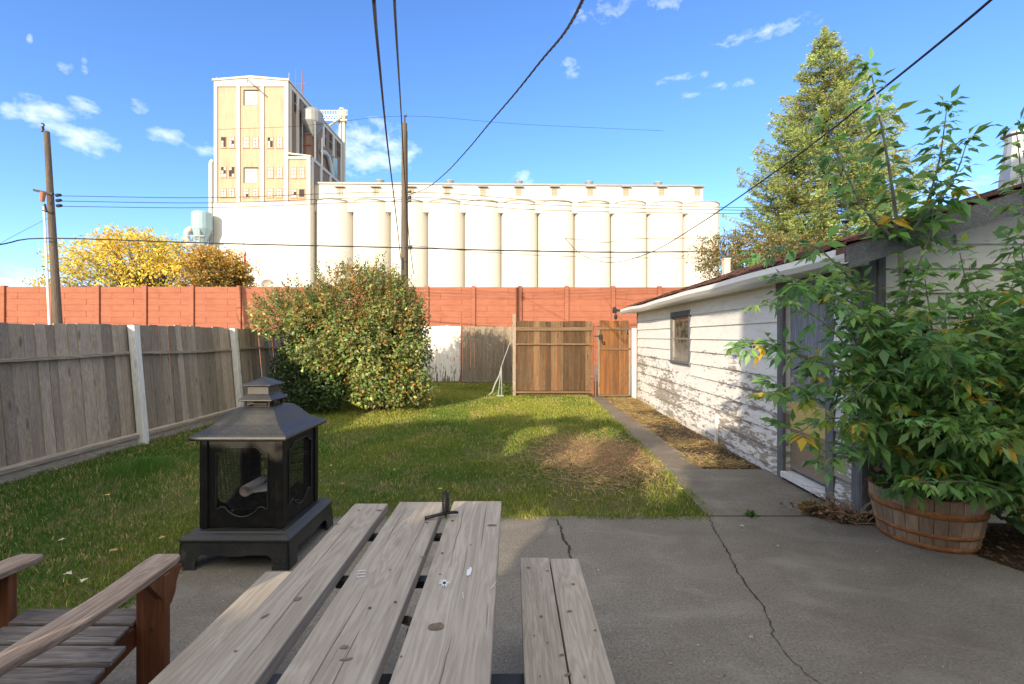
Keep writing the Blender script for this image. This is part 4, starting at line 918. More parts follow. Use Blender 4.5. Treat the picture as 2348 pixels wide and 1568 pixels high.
# ================================================================== PATIO OBJECTS
# ---- picnic table
TT = .75
tb = thing('picnic_table', 'weathered grey wooden picnic table with attached benches on a black steel frame', 'picnic table', (-.4, 1.35, 0))
def plank(name, x0, x1, y0, y1, zt, th, seedr):
    m = MB(); n = 12
    for k in range(1):
        m.box(x0, x1, y0, y1, zt - th, zt, seedr)
    return m.build(name, M['table_wood'], tb, bevel=.004, seg=2)
tops = []
for a, b, e, r in ((-.763, -.602, 2.213, .11), (-.552, -.328, 2.235, .43), (-.288, -.052, 2.245, .77)):
    tops.append(plank('tabletop_board', a, b, .40, e, TT, .045, r))
SB = .45
for a, b, e, r in ((-1.165, -1.02, 2.155, .25), (-1.01, -.865, 2.155, .61), (.040, .184, 2.29, .55), (.190, .332, 2.28, .89)):
    plank('bench_board', a, b, .42, e, SB, .042, r)
m = MB()
for y in (.75, 1.98):
    m = MB(); m.tube([(-.75, y, TT - .062), (-.07, y, TT - .062)], .017, 10); m.build('cross_rail', M['black'], tb)
m = MB(); m.box(-1.15, .32, 1.50, 1.56, SB - .10, SB - .045); m.build('cross_rail', M['black'], tb); m = MB(); m.box(-1.15, .32, .62, .68, SB - .10, SB - .045); m.build('cross_rail', M['black'], tb); m = MB()
m.box(-.62, -.30, 1.60, 1.64, TT - .075, TT - .05); m.build('cross_rail', M['black'], tb)
for y, yb in ((.75, .65), (1.98, 1.53)):
    for s in (-1, 1):
        m = MB(); cx_ = -.41; m.tube([(cx_ + s * .17, y, TT - .06), (cx_ + s * .18, yb, SB - .05), (cx_ + s * .20, yb, .02)], .019, 10); m.box(cx_ + s * .20 - .03, cx_ + s * .20 + .03, yb - .04, yb + .04, 0, .012); m.build('leg', M['black'], tb)
m = MB(); m.beam((-.30, 1.35, TT - .06), (-.31, 1.0, .45), .02, .02); m.beam((-.33, 1.4, TT - .06), (-.36, 1.75, SB), .02, .02); m.build('brace', M['black'], tb)
# knots, holes, paint marks as thin inlays on the boards
M['knot'] = plain('knot_wood', (.19, .145, .11), .9, 0, .1, .5, 60); M['screw'] = plain('screw_head', (.10, .075, .06), .6, .4, .3); M['white_paint'] = plain('white_paint', (.72, .74, .78), .7)
M['knot_ring'] = plain('knot_ring', (.28, .23, .185), .9, 0, .1, .3, 50)
def decal(m, x, y, z, a, b, ang=0.0, n=20, jag=.13):
    vs = []
    for k in range(n):
        t = 2 * math.pi * k / n; r = 1 + random.uniform(-jag, jag); u, v = a * math.cos(t) * r, b * math.sin(t) * r
        vs.append((x + u * math.cos(ang) - v * math.sin(ang), y + u * math.sin(ang) + v * math.cos(ang), z))
    m.add(vs, [tuple(range(n))])
def on_plane(px, py, z): 
    Y = (CAMZ - z) * FOC / (py - CY); return ((px - CX) / FOC * Y, Y)
def cropT(cx_, cy_): return ((400 + cx_ / 1.5653) / 1.3088, (1450 + cy_ / 1.5653) / 1.3088)
kn = MB(); rg = MB(); scw = MB(); pm = MB()
for (cx_, cy_, a, b, g) in [(1420, 675, .030, .022, .3), (990, 772, .014, .010, 0), (770, 545, .018, .012, .8), (1205, 408, .006, .006, 0), (1440, 428, .006, .006, 0), (1280, 190, .006, .006, 0), (965, 193, .007, .006, 0),
        (1585, 290, .007, .007, 0), (1258, 817, .006, .007, 0), (1000, 828, .022, .006, .2), (480, 790, .008, .005, 0), (1685, 198, .028, .012, 0), (1375, 185, .006, .006, 0), (1360, 348, .016, .004, 0), (1495, 178, .006, .006, 0), (1155, 128, .02, .01, 0), (620, 625, .008, .022, -.5), (1023, 207, .008, .006, .4)]:
    x, y = on_plane(*cropT(cx_, cy_), TT)
    if g and a > .02: decal(rg, x, y, TT + .0012, a * .95, b * 1.25, 0, 22, .16)
    decal(kn, x, y, TT + .0022, a * (.6 if a < .012 else .75), b * (.6 if a < .012 else .75), g)
for (cx_, cy_, a, b) in [(1855, 397, .014, .010), (1945, 412, .014, .008), (2065, 475, .013, .012), (1915, 627, .011, .011), (2048, 602, .018, .010), (1883, 717, .006, .006), (1945, 750, .007, .006), (2168, 692, .009, .008), (2012, 808, .016, .009), (2040, 900, .02, .010), (1915, 453, .005, .005), (2003, 455, .005, .005), (1910, 908, .005, .005), (2118, 910, .006, .006)]:
    x, y = on_plane(*cropT(cx_, cy_), SB); decal(kn, x, y, SB + .0022, a * .65, b * .65, random.uniform(-.5, .5))
for (cx_, cy_) in [(1058, 128), (1450, 330), (955, 193), (1230, 560), (1110, 588), (1500, 176), (1380, 186)]:
    x, y = on_plane(*cropT(cx_, cy_), TT); decal(scw, x, y, TT + .0026, .005, .005, 0, 10, 0)
# splayed white paint marks
def stroke(c0, c1, w_):
    a = on_plane(*cropT(*c0), TT); b = on_plane(*cropT(*c1), TT); d = Vector((b[0] - a[0], b[1] - a[1], 0)); n_ = Vector((-d.y, d.x, 0)).normalized() * w_ / 2
    pm.add([(a[0] + n_.x, a[1] + n_.y, TT + .003), (b[0] + n_.x * .6, b[1] + n_.y * .6, TT + .003), (b[0] - n_.x * .6, b[1] - n_.y * .6, TT + .003), (a[0] - n_.x, a[1] - n_.y, TT + .003)], [(0, 1, 2, 3)])
for k in range(3): stroke((1056 + k * 2 - 6, 444 - k * 14), (1095 + k * 2 - 6, 440 - k * 14), .0045)
for ang in range(0, 360, 33): 
    a = R(ang); stroke((1460, 472), (1460 + 30 * math.cos(a) * random.uniform(.6, 1), 472 + 20 * math.sin(a) * random.uniform(.6, 1)), .006)
x, y = on_plane(*cropT(1575, 420), TT); decal(pm, x, y, TT + .003, .008, .03, -.1, 14, .25)
stroke((1678, 500), (1706, 462), .002); stroke((1684, 482), (1700, 490), .002); stroke((1546, 515), (1550, 545), .002)
def split_build(src, name, mat):
    for f in src.F:
        m2 = MB(); m2.add([src.V[i] for i in f], [tuple(range(len(f)))]); m2.build(name, mat, tb)
split_build(kn, 'knot', M['knot']); split_build(scw, 'screw', M['screw']); pm.build('paint_mark', M['white_paint'], tb)
# split line cracks along the boards
cr = MB()
for (x, y0, y1) in [(-.47, .9, 1.5), (-.42, .85, 1.25), (-.17, .95, 1.24), (-.22, 1.6, 2.2), (-.12, 1.7, 2.24), (-.66, 1.1, 1.6), (-.70, 1.5, 2.1), (-.385, 1.6, 2.1), (-.50, 1.7, 2.2)]:
    n = 14; vs = []; fs = []; xx = x
    for i in range(n + 1):
        xx += random.gauss(0, .0012); w_ = .0014 * math.sin(math.pi * (i + .3) / (n + .6)); yy = y0 + (y1 - y0) * i / n
        vs += [(xx - w_, yy, TT + .0015), (xx + w_, yy, TT + .0015)]
        if i: fs.append((2 * i - 2, 2 * i - 1, 2 * i + 1, 2 * i))
    cr.add(vs, fs)
cr.build('wood_split', M['knot'], tb)
# ---- spring handle on the table
hp = on_plane(1020, 1187, TT)
t = thing('spring_handle', 'black lid lifter with coiled spring grip resting on the far end of the table', 'lid lifter', (hp[0], hp[1], TT))
m = MB(); P = []; hx, hy = hp[0] + .003, hp[1]
for k in range(120):
    f = k / 119; z = TT + .03 + f * .085; r_ = .013 + .003 * math.sin(math.pi * f); P.append((hx + r_ * math.cos(k * .58), hy + r_ * math.sin(k * .58), z))
m.tube(P, .0026, 6); m.build('spring_grip', M['black'], t, smooth=True)
m = MB(); m.tube([(hx, hy, TT + .002), (hx, hy, TT + .125)], .004, 8); m.build('rod', M['black'], t)
m = MB(); m.tube([(hx - .088, hy - .03, TT + .010), (hx - .06, hy - .02, TT + .014), (hx, hy, TT + .022), (hx + .04, hy + .014, TT + .02), (hx + .052, hy + .02, TT + .016)], [.008, .008, .0075, .007, .006], 8); m.build('lifter_bar', M['black'], t, smooth=True)
# ---- fire pit
FX, FYc = -1.86, 3.41
q = NT('firepit_metal', .5, .15, .5); q.b.inputs['Coat Weight'].default_value = .08; q.b.inputs['Coat Roughness'].default_value = .3; co = q.co(); n = q.noise(co, 5, 6, .65); f2 = q.noise(co, 120, 3, .7)
c = q.mix(q.mr(n, .35, .7), (.016, .019, .024), (.042, .040, .038)); c = q.mix(q.mr(f2, .55, .75, 0, .6), c, (.16, .135, .11)); q.color(c)
q.rough(q.mr(n, .3, .7, .42, .6)); q.bump(f2, .002, .5); M['fp'] = q.m
q = NT('firepit_black', .6, .4, .4); co = q.co(); n = q.noise(co, 9, 6, .65); q.color(q.mix(q.mr(n, .5, .8), (.012, .012, .012), (.045, .034, .026))); M['fpb'] = q.m
fp = thing('fire_pit', 'black square metal outdoor fireplace with mesh sides and chimney roof', 'fire pit', (FX, FYc, 0))
SQ = math.pi / 4; S2 = math.sqrt(2)
def ring(m, prof, mat_r=None, close=False): m.lathe([(r * S2, z) for r, z in prof], FX, FYc, 4, SQ, close=close)
# base with arched skirt and feet
m = MB(); ring(m, [(.362, .178), (.372, .19), (.370, .203), (.345, .222), (.325, .232), (.322, .240), (.30, .240), (0, .240)]); 
m.build('base', M['fp'], fp, bevel=.006, seg=2)
def skirt(fr):
    """one side: arched apron between two feet, drawn in (u,z)"""
    h = .362; z0 = 0.0; pts = [(-h, .18), (-h - .012, 0), (-h + .105, 0), (-h + .105, .02), (-h + .10, .035), (-h + .112, .075), (-h + .14, .098), (-.1, .098), (-.08, .093), (0, .088), (.08, .093), (.1, .098), (h - .14, .098), (h - .112, .075), (h - .10, .035), (h - .105, .02), (h - .105, 0), (h + .012, 0), (h, .18)]
    return pts
for k in range(4):
    m = MB(); a = k * math.pi / 2; pts = skirt(0); vs = []; n = len(pts)
    for d in (0, .012):
        for u, z in pts:
            flare = .012 * (1 - z / .18); x, y = u, -.362 + d - flare
            vs.append((FX + x * math.cos(a) - y * math.sin(a), FYc + x * math.sin(a) + y * math.cos(a), z))
    # triangulate via strips between top edge and outline
    import mathutils
    tri = mathutils.geometry.tessellate_polygon([[Vector((u, z, 0)) for u, z in pts]])
    fs = [tuple(t_) for t_ in tri] + [tuple(i + n for i in t_)[::-1] for t_ in tri] + [(i, (i + 1) % n, n + (i + 1) % n, n + i) for i in range(n)]
    m.add(vs, fs); m.build('skirt', M['fp'], fp)
H = .285; zb0, zb1 = .243, .845
for sx_ in (-1, 1):
    for sy_ in (-1, 1):
        m = MB(); cx_, cy_ = FX + sx_ * (H - .025), FYc + sy_ * (H - .025); m.box(cx_ - .027, cx_ + .027, cy_ - .027, cy_ + .027, zb0, zb1); m.build('corner_post', M['fpb'], fp, bevel=.004)
# side frames with ogee openings
def opening():
    """outline of the mesh window, u in [-1,1]"""
    w_ = .177; pts = []
    n = 24
    for i in range(n + 1):
        u = -w_ + 2 * w_ * i / n; s = abs(u) / w_; pts.append((u, .758 + (.040 if s < .55 else .040 * (0.5 + .5 * math.cos(math.pi * min(1, (s - .55) / .3))))))
    for i in range(n + 1):
        u = w_ - 2 * w_ * i / n; s = abs(u) / w_; pts.append((u, .375 - (.055 * (1 - (s / .62) ** 2) if s < .62 else 0) + (.012 if .62 < s < .9 else 0)))
    return pts
op = opening(); frame_w = H - .052
for k in range(4):
    a = k * math.pi / 2
    def tr(u, d, z): 
        x, y = u, -H + .012 + d; return (FX + x * math.cos(a) - y * math.sin(a), FYc + x * math.sin(a) + y * math.cos(a), z)
    m = MB(); out = []; n = len(op)
    half = n // 2
    oo = []
    for i in range(half): oo.append((-frame_w + 2 * frame_w * i / (half - 1), .838))
    for i in range(n - half): oo.append((frame_w - 2 * frame_w * i / (n - half - 1), .25))
    vs = [tr(u, 0, z) for u, z in oo] + [tr(u, 0, z) for u, z in op] + [tr(u, .012, z) for u, z in oo] + [tr(u, .012, z) for u, z in op]
    fs = []
    for i in range(n):
        j = (i + 1) % n; fs += [(i, j, n + j, n + i), (2 * n + i, 3 * n + i, 3 * n + j, 2 * n + j), (n + i, n + j, 3 * n + j, 3 * n + i), (i, 2 * n + i, 2 * n + j, j)]
    m.add(vs, fs); door_ = m.build('side_panel', M['fpb'], fp)
    m = MB(); m.tube([tr(u, -.004, z) for u, z in op] + [tr(op[0][0], -.004, op[0][1])], .0045, 6); m.build('panel_rim', M['fp'], door_, org=ORG[fp])
    # woven mesh: crossing fine wires
    m = MB(); st = .0115; c_ = -.7
    def inside_seg(u0, z0, du, dz_):
        ps = []
        for t_ in np.linspace(0, 1, 70):
            u = u0 + du * t_; z = z0 + dz_ * t_
            if abs(u) < .178:
                i_ = (u + .177) / .354 * 24; i0 = int(max(0, min(23, i_))); top_ = op[i0][1]; bot_ = op[25 + 24 - i0][1]
                if bot_ < z < top_: ps.append((u, z))
        return (ps[0], ps[-1]) if len(ps) > 1 else None
    for sgn in (1, -1):
        for i in range(-40, 46):
            u0 = sgn * (i * st - .3 - .0); sg = inside_seg(u0 - sgn * .0, .30, sgn * .32, .55)
            if sg:
                (ua, za_), (ub, zb_) = sg; A_ = Vector(tr(ua, .006 + .001 * sgn, za_)); B_ = Vector(tr(ub, .006 + .001 * sgn, zb_)); m.beam(A_, B_, .0017, .0017)
    m.build('mesh_screen', M['black'], door_, org=ORG[fp])
# log rails inside, grate with ash and paper roll
m = MB()
for z in (.47, .53, .60, .64, .71): m.tube([(FX - .22, FYc + .15, z - .02), (FX + .24, FYc + .20, z + .05)], .004, 5)
m.build('inner_bars', M['black'], fp)
m = MB(); m.lathe([(.05, .28), (.14, .30), (.20, .325), (.235, .355), (.225, .36), (.18, .335), (.1, .32), (0, .31)], FX, FYc, 20); m.box(FX - .04, FX + .035, FYc + .18, FYc + .215, .243, .83); m.build('ash_tray', M['fpb'], fp)
m = MB(); vs = []; n = 22
for k in range(n):
    f = k / (n - 1); x = FX - .09 + f * .20; 
    ang = f * 5.0; r_ = .042 - .01 * f
    if f < .45: px_, pz_ = FX - .06 + r_ * math.cos(-ang * 2.2 - 1), .452 + r_ * math.sin(-ang * 2.2 - 1)
    else: px_, pz_ = FX - .06 + (f - .45) * .32, .435 + (f - .45) * .035
    vs += [(px_, FYc - .14, pz_), (px_ + .02, FYc + .06, pz_ + .01)]
m.add(vs, [(2 * i, 2 * i + 2, 2 * i + 3, 2 * i + 1) for i in range(n - 1)]); o = m.build('paper_roll', plain('cardboard', (.82, .74, .66), .9), smooth=True, org=(FX, FYc, .42)); tag(o, 'curled brown cardboard lying in the fire bowl behind the mesh', 'cardboard')
s_ = o.modifiers.new('s', 'SOLIDIFY'); s_.thickness = .003
m = MB()
for k in range(30): 
    x, y = FX + random.uniform(-.15, .15), FYc + random.uniform(-.15, .15); z = .325 + random.uniform(0, .045); m.box(x - .03, x + .03, y - .02, y + .02, z - .02, z + .012, jig=.012)
tag(m.build('charcoal', plain('charcoal', (.03, .024, .02), .95), org=(FX, FYc, .4)), 'heap of charcoal and ash in the bowl of the fire pit', 'charcoal', kind='stuff')
# roof
m = MB(); ring(m, [(.295, .845), (.315, .850), (.331, .856), (.337, .868), (.335, .880), (.322, .890), (.295, .902), (.262, .922), (.232, .946), (.207, .980), (.184, 1.010), (.160, 1.032), (.136, 1.044), (.11, 1.049), (0, 1.050)]); m.build('roof', M['fp'], fp, bevel=.008, seg=2)
m = MB(); ring(m, [(.255, .838), (.29, .844), (.29, .848)]); m.build('eave_trim', M['fpb'], fp)
m = MB()
for sx_ in (-1, 1):
    for sy_ in (-1, 1): m.box(FX + sx_ * .088 - .007, FX + sx_ * .088 + .007, FYc + sy_ * .088 - .007, FYc + sy_ * .088 + .007, 1.04, 1.10)
m.box(FX - .05, FX + .05, FYc - .05, FYc + .05, 1.04, 1.16); ring(m, [(.096, 1.041), (.096, 1.056), (.08, 1.056)]); m.build('chimney_neck', M['fpb'], fp)
m = MB(); ring(m, [(.0, 1.094), (.122, 1.092), (.124, 1.100), (.092, 1.130), (.078, 1.142), (.076, 1.205), (0, 1.205)]); m.build('chimney_collar', M['fp'], fp, bevel=.002)
m = MB(); ring(m, [(0, 1.198), (.104, 1.198), (.106, 1.207), (.055, 1.236), (.0, 1.264)]); m.build('chimney_cap', M['fp'], fp, bevel=.002)
# ---- adirondack chair
ch = thing('garden_chair', 'weathered low wooden slatted garden chair facing the lawn at lower left', 'chair', (-1.83, 1.6, 0))
def outline_slab(m, ctr, zf, th, r=.5):
    """ctr: list of (y, xl, xr)"""
    vs = []; n = len(ctr)
    for y, a, b in ctr: vs += [(a, y, zf(y)), (b, y, zf(y)), (a, y, zf(y) - th), (b, y, zf(y) - th)]
    fs = [(0, 1, 3, 2), (4 * (n - 1), 4 * (n - 1) + 2, 4 * (n - 1) + 3, 4 * (n - 1) + 1)]
    for i in range(n - 1):
        a, b = 4 * i, 4 * i + 4; fs += [(a, b, b + 1, a + 1), (a + 2, a + 3, b + 3, b + 2), (a, a + 2, b + 2, b), (a + 1, b + 1, b + 3, a + 3)]
    m.add(vs, fs, r)
AZ = .60
arm = [(1.03, -1.555, -1.495), (1.2, -1.562, -1.49), (1.35, -1.565, -1.478), (1.45, -1.562, -1.452), (1.55, -1.556, -1.436), (1.68, -1.552, -1.434), (1.80, -1.562, -1.440), (1.90, -1.575, -1.447), (1.97, -1.583, -1.452), (2.005, -1.578, -1.462), (2.018, -1.566, -1.475)]
m = MB(); outline_slab(m, arm, lambda y: AZ - .0, .028); m.build('armrest', M['chair_arm'], ch, bevel=.006, seg=2)
m = MB(); outline_slab(m, [(y, -3.645 - b, -3.645 - a) for y, a, b in arm], lambda y: AZ - .0, .028); m.build('armrest', M['chair_arm'], ch, bevel=.006, seg=2)
for x0, x1 in ((-1.560, -1.440), (-2.205, -2.085)):
    m = MB(); m.box(x0, x1, 1.885, 1.92, 0, AZ - .03); m.build('front_leg', M['chair_frame'], ch, bevel=.004)
m = MB(); m.prism([(1.81, AZ - .029), (1.99, AZ - .029), (1.985, AZ - .05), (1.962, AZ - .09), (1.955, AZ - .13), (1.935, AZ - .165), (1.921, AZ - .175)], 'x', -1.475, -1.445); m.build('arm_bracket', M['chair_frame'], ch)
m = MB(); m.prism([(1.81, AZ - .029), (1.99, AZ - .029), (1.985, AZ - .06), (1.95, AZ - .1), (1.945, AZ - .15), (1.925, AZ - .185), (1.921, AZ - .2), (1.885, AZ - .2), (1.87, AZ - .13), (1.82, AZ - .08)], 'x', -2.21, -2.17); m.build('arm_bracket', M['chair_frame'], ch)
for x0, x1 in ((-1.600, -1.562), (-2.083, -2.045)):
    m = MB(); m.prism([(1.95, .28), (1.95, .36), (1.88, .355), (1.3, .235), (.85, .12), (.72, .03), (.72, .0), (.82, .0), (1.3, .17)], 'x', x0 + .0, x1); m.build('side_rail', M['chair_frame'], ch, bevel=.003)
m = MB(); m.box(-2.08, -1.56, 1.925, 1.945, .27, .375); m.build('front_apron', M['chair_slat'], ch, bevel=.004)
seatz = lambda y: .39 - (1.95 - y) * .20
y = 1.955; k = 0
while y > 1.32:
    y0 = y - .078; xr_ = -1.563 if k < 2 else -1.500
    if k == 0: xr_ = -1.563
    vs = []; 
    for yy in (y0, y):
        for x in (-2.145 if k > 1 else -2.083, xr_): vs += [(x, yy, seatz(yy) + .004), (x, yy, seatz(yy) - .016)]
    m = MB(); m.add(vs, [(0, 4, 6, 2), (1, 3, 7, 5), (0, 2, 3, 1), (4, 5, 7, 6), (0, 1, 5, 4), (2, 6, 7, 3)], random.random()); m.build('seat_slat', M['chair_slat'], ch, bevel=.006, seg=2); y = y0 - .013; k += 1
for i in range(5):
    x = -2.07 + i * .10; m = MB(); m.beam((x + .05, 1.33, .24), (x + .05 + (i - 2) * .02, .98, .98), .088, .018, up=(0, 1, .4), r=random.random()); m.build('back_slat', M['chair_slat'], ch, bevel=.004)
m = MB(); m.box(-2.15, -1.49, 1.04, 1.075, AZ - .065, AZ - .029); m.build('back_brace', M['chair_frame'], ch)
for x in (-1.58, -2.065):
    m = MB(); m.beam((x, 1.10, .56), (x, 1.02, .06), .035, .05, up=(0, 1, 0)); m.build('rear_leg', M['chair_frame'], ch)
m = MB(); m.tube([(-1.5, 1.884, .35), (-1.5, 1.879, .35)], .008, 8); m.build('bolt', M['screw'], ch)
# ---- half barrel planter
BX, BYc = 3.235, 3.56
q = NT('barrel_wood', .85, 0, .2); co = q.co(); r = q.attr('rnd'); v = q.vadd(co, q.comb(q.math('MULTIPLY', r, 9), q.math('MULTIPLY', r, 23), 0)); n = q.noise(q.map(v, (30, 30, 3)), 1, 5, .65); big = q.noise(co, 5, 4, .6)
c = q.mix(q.mr(n, .3, .7), (.23, .14, .085), (.47, .32, .21)); c = q.mix(q.mr(big, .4, .7, 0, .6), c, (.30, .24, .185)); val = q.mr(r, 0, 1, .65, 1.2); c = q.mix(1.0, c, q.comb(val, val, val), 'MULTIPLY'); q.color(c); q.bump(n, .006, .8); M['barrel'] = q.m
q = NT('hoop_rust', .75, .25, .3); n = q.noise(q.map(q.co(), (1, 1, 2)), 14, 6, .7); q.color(q.mix(q.mr(n, .3, .7), (.18, .07, .028), (.46, .21, .085))); q.bump(n, .004, .6); M['hoop'] = q.m
bl = thing('half_barrel_planter', 'half wooden barrel planter with rusty hoops at the edge of the patio', 'planter', (BX, BYc, 0))
def br(z): return .292 + .062 * math.sin(min(1, z / .40) * math.pi / 2)
m = MB(); ns = 26
for k in range(ns):
    a0 = 2 * math.pi * k / ns + .006; a1 = 2 * math.pi * (k + 1) / ns - .006; zt = .385 + random.uniform(-.012, .008); vs = []; fs = []
    zs_ = [.0, .1, .2, .3, zt]
    for z in zs_:
        for (a, rr) in ((a0, br(z)), ((a0 + a1) / 2, br(z) + .0015), (a1, br(z)), (a1, br(z) - .022), (a0, br(z) - .022)): vs.append((BX + rr * math.cos(a), BYc + rr * math.sin(a), z))
    for i in range(4):
        for j in range(5): fs.append((i * 5 + j, i * 5 + (j + 1) % 5, i * 5 + 5 + (j + 1) % 5, i * 5 + 5 + j))
    fs.append((20, 21, 22, 23, 24)); m.add(vs, fs)
m.build('staves', M['barrel'], bl)
for z0, z1 in ((.245, .298), (.095, .128), (.0, .04)):
    m = MB(); e = .004 if z0 > 0 else .006; m.lathe([(br(z0) + e * .3, z0), (br(z0) + e + .002, z0 + .002), (br(z1) + e + .002, z1 - .002), (br(z1) + e * .3, z1)], BX, BYc, 52); m.build('hoop', M['hoop'], bl, smooth=True)
m = MB(); m.lathe([(br(.33) - .02, .33), (.15, .35), (0, .345)], BX, BYc, 24); m.build('potting_soil', M['soil'], bl)
# small things on the concrete
def dleaf(x, y, z, s, colr, label, grp, rot=None):
    m = MB(); a = random.uniform(0, 6.28) if rot is None else rot; P_ = [(0, -1), (.45, -.35), (.8, -.1), (.4, .1), (.5, .6), (.12, .5), (0, 1), (-.12, .5), (-.5, .6), (-.4, .1), (-.8, -.1), (-.45, -.35)]
    vs = [(x, y, z + .012)] + [(x + s * (u * math.cos(a) - v * math.sin(a)), y + s * (u * math.sin(a) + v * math.cos(a)), z + .004 + .012 * abs(u) + random.uniform(0, .006)) for u, v in P_]
    m.add(vs, [(0, i + 1, (i + 1) % 12 + 1) for i in range(12)]); o = m.build('fallen_leaf', colr, org=(x, y, z)); tag(o, label, 'leaf', grp); return o
M['leafbrown'] = plain('dry_leaf', (.42, .26, .13), .8); M['leafyel'] = plain('yellow_leaf', (.55, .40, .12), .7); M['leafpale'] = plain('pale_leaf', (.60, .52, .40), .8)
spots = [(245, 1405, .045, 'leafbrown', 'brown curled dead leaf in the grass just above the chair'), (260, 1275, .035, 'leafbrown', 'tan dead leaf in the grass left of the fire pit foot'), (193, 1345, .03, 'leafpale', 'pale dead leaf on the grass above the chair seat'), (155, 1330, .03, 'leafpale', 'pale small leaf on the grass right of the far armrest tip'),
         (143, 1250, .03, 'leafpale', 'pale leaf on the dark grass between armrest and fence'), (245, 1145, .028, 'leafyel', 'yellowish leaf on the grass near the tall green tuft'), (760, 1075, .028, 'leafyel', 'yellow leaf on the lawn just right of the fire pit body'), (785, 1118, .03, 'leafbrown', 'brown leaf on the lawn right of the fire pit base'), (372, 1245, .03, 'leafyel', 'yellow leaf in the grass against the fire pit base'),
         (905, 1085, .025, 'leafpale', 'pale leaf on the shaded middle of the lawn'), (1010, 1130, .028, 'leafyel', 'yellow leaf on the lawn behind the far end of the table'), (1560, 1130, .03, 'leafpale', 'pale leaf on the lawn near the doorway slab'),
         (1700, 1209, .022, 'leafpale', 'white scrap of leaf on the patio right of the long crack'), (1420, 1006, .03, 'leafpale', 'white scrap lying on the garden path'), (1783, 1255, .014, 'leafpale', 'tiny pale leaf on the patio left of the barrel'), (1722, 1467, .012, 'leafpale', 'tiny pale chip on the patio left of the long crack')]
for px, py, s, mt, lb in spots:
    x, y = gp(px, py); dleaf(x, y, .005 if py > 1185 and px > 1200 or 1380 < px < 1450 else .035, s, M[mt], lb, 'fallen leaves')
# ================================================================== VEGETATION
def cvar(base, n, v=.25, hue=.12):
    b = np.tile(np.array(base), (n, 1)); f = np.exp(rng.normal(0, v, (n, 1))); h = 1 + rng.normal(0, hue, (n, 3)); return np.clip(b * f * h, .004, .9)
# ---- grass
def grass_field(N, xr, yr, keep, hfun, cfun, name, label, w0=.004):
    x = rng.uniform(*xr, N); y = rng.uniform(*yr, N); k = keep(x, y); x, y = x[k], y[k]; n = len(x)
    h = hfun(x, y) * rng.uniform(.6, 1.35, n); a = rng.uniform(0, 6.283, n); lean = rng.uniform(.15, .95, n) * h
    dx, dy = np.cos(a), np.sin(a); b = rng.uniform(0, 6.283, n); wx_, wy_ = np.cos(b), np.sin(b); w_ = w0 * rng.uniform(.7, 1.5, n) * np.maximum(1, y / 5)
    z0 = np.full(n, -.028)
    B1 = np.stack([x - wx_ * w_, y - wy_ * w_, z0], 1); B2 = np.stack([x + wx_ * w_, y + wy_ * w_, z0], 1)
    M1 = np.stack([x + dx * lean * .35 + wx_ * w_ * .7, y + dy * lean * .35 + wy_ * w_ * .7, z0 + h * .62], 1); M2 = np.stack([x + dx * lean * .35 - wx_ * w_ * .7, y + dy * lean * .35 - wy_ * w_ * .7, z0 + h * .62], 1)
    T = np.stack([x + dx * lean, y + dy * lean, z0 + h], 1)
    V = np.stack([B1, B2, M1, M2, T], 1).reshape(-1, 3); i = np.arange(n)[:, None] * 5
    q4 = i + np.array([[0, 1, 2, 3]]); q3 = i + np.array([[3, 2, 4, 4]])
    q3 = i + np.array([[3, 2, 4]])
    c = cfun(x, y, n)
    o1 = npmesh(name, M['grass'], V, q4, c)
    # merge tips as a second face set in the same mesh via triangles
    me = o1.data; D.objects.remove(o1); D.meshes.remove(me)
    F = np.concatenate([i + np.array([[0, 1, 2]]), i + np.array([[0, 2, 3]]), i + np.array([[3, 2, 4]])], 1).reshape(-1, 3)
    o = npmesh(name, M['grass'], V, F, np.repeat(c, 3, axis=0)); tag(o, label, 'grass', kind='stuff'); return o
def pathL(y): return np.interp(y, [3.9, 5.4, 11.3], [wkL[0][0], wkL[1][0], wkL[2][0]])
def inlawn(x, y):
    e = .06 * (fnoise(x, y, 6, 2) - .5)
    main = (x > -5.55) & (x < pathL(y) - .0 + e + .02) & (y > 3.90 - .10 * fnoise(x, y * 0, 5, 11)) & (y < 15.55)
    left = (x > -5.55) & (x < -2.22 + e) & (y > 1.0) & (y <= 4.0)
    return main | left
def dry(x, y):                                          # bare straw patch by the path
    d = ((x - 1.1) / .75) ** 2 + ((y - 6.0) / 1.15) ** 2; return np.clip(1.35 - d + (fnoise(x, y, 3, 4) - .5) * 1.2, 0, 1)
def dens(x, y):
    p = np.clip(1.05 - .75 * dry(x, y), .12, 1); p = p * np.where(fnoise(x, y, 1.7, 8) > .36, 1, .5) * np.where((fnoise(x, y, .9, 14) > .62), .45, 1)
    p = p * np.clip(1.0 - np.exp(-((x + 5.4) / .22) ** 2) * .6, .2, 1) * np.clip(1 - .8 * np.exp(-((x + 2.9) / 1.0) ** 2 - ((y - 10.2) / .8) ** 2), .1, 1)
    return p
tuft = lambda x, y: np.exp(-((x + 4.35) / .42) ** 2 - ((y - 5.35) / .30) ** 2)
def gh(x, y): return .026 + .018 * fnoise(x, y, 1.5, 1) + .11 * tuft(x, y) + .022 * np.clip((-x - 3.2) / 2, 0, 1) * fnoise(x, y, .9, 6) - .015 * dry(x, y)
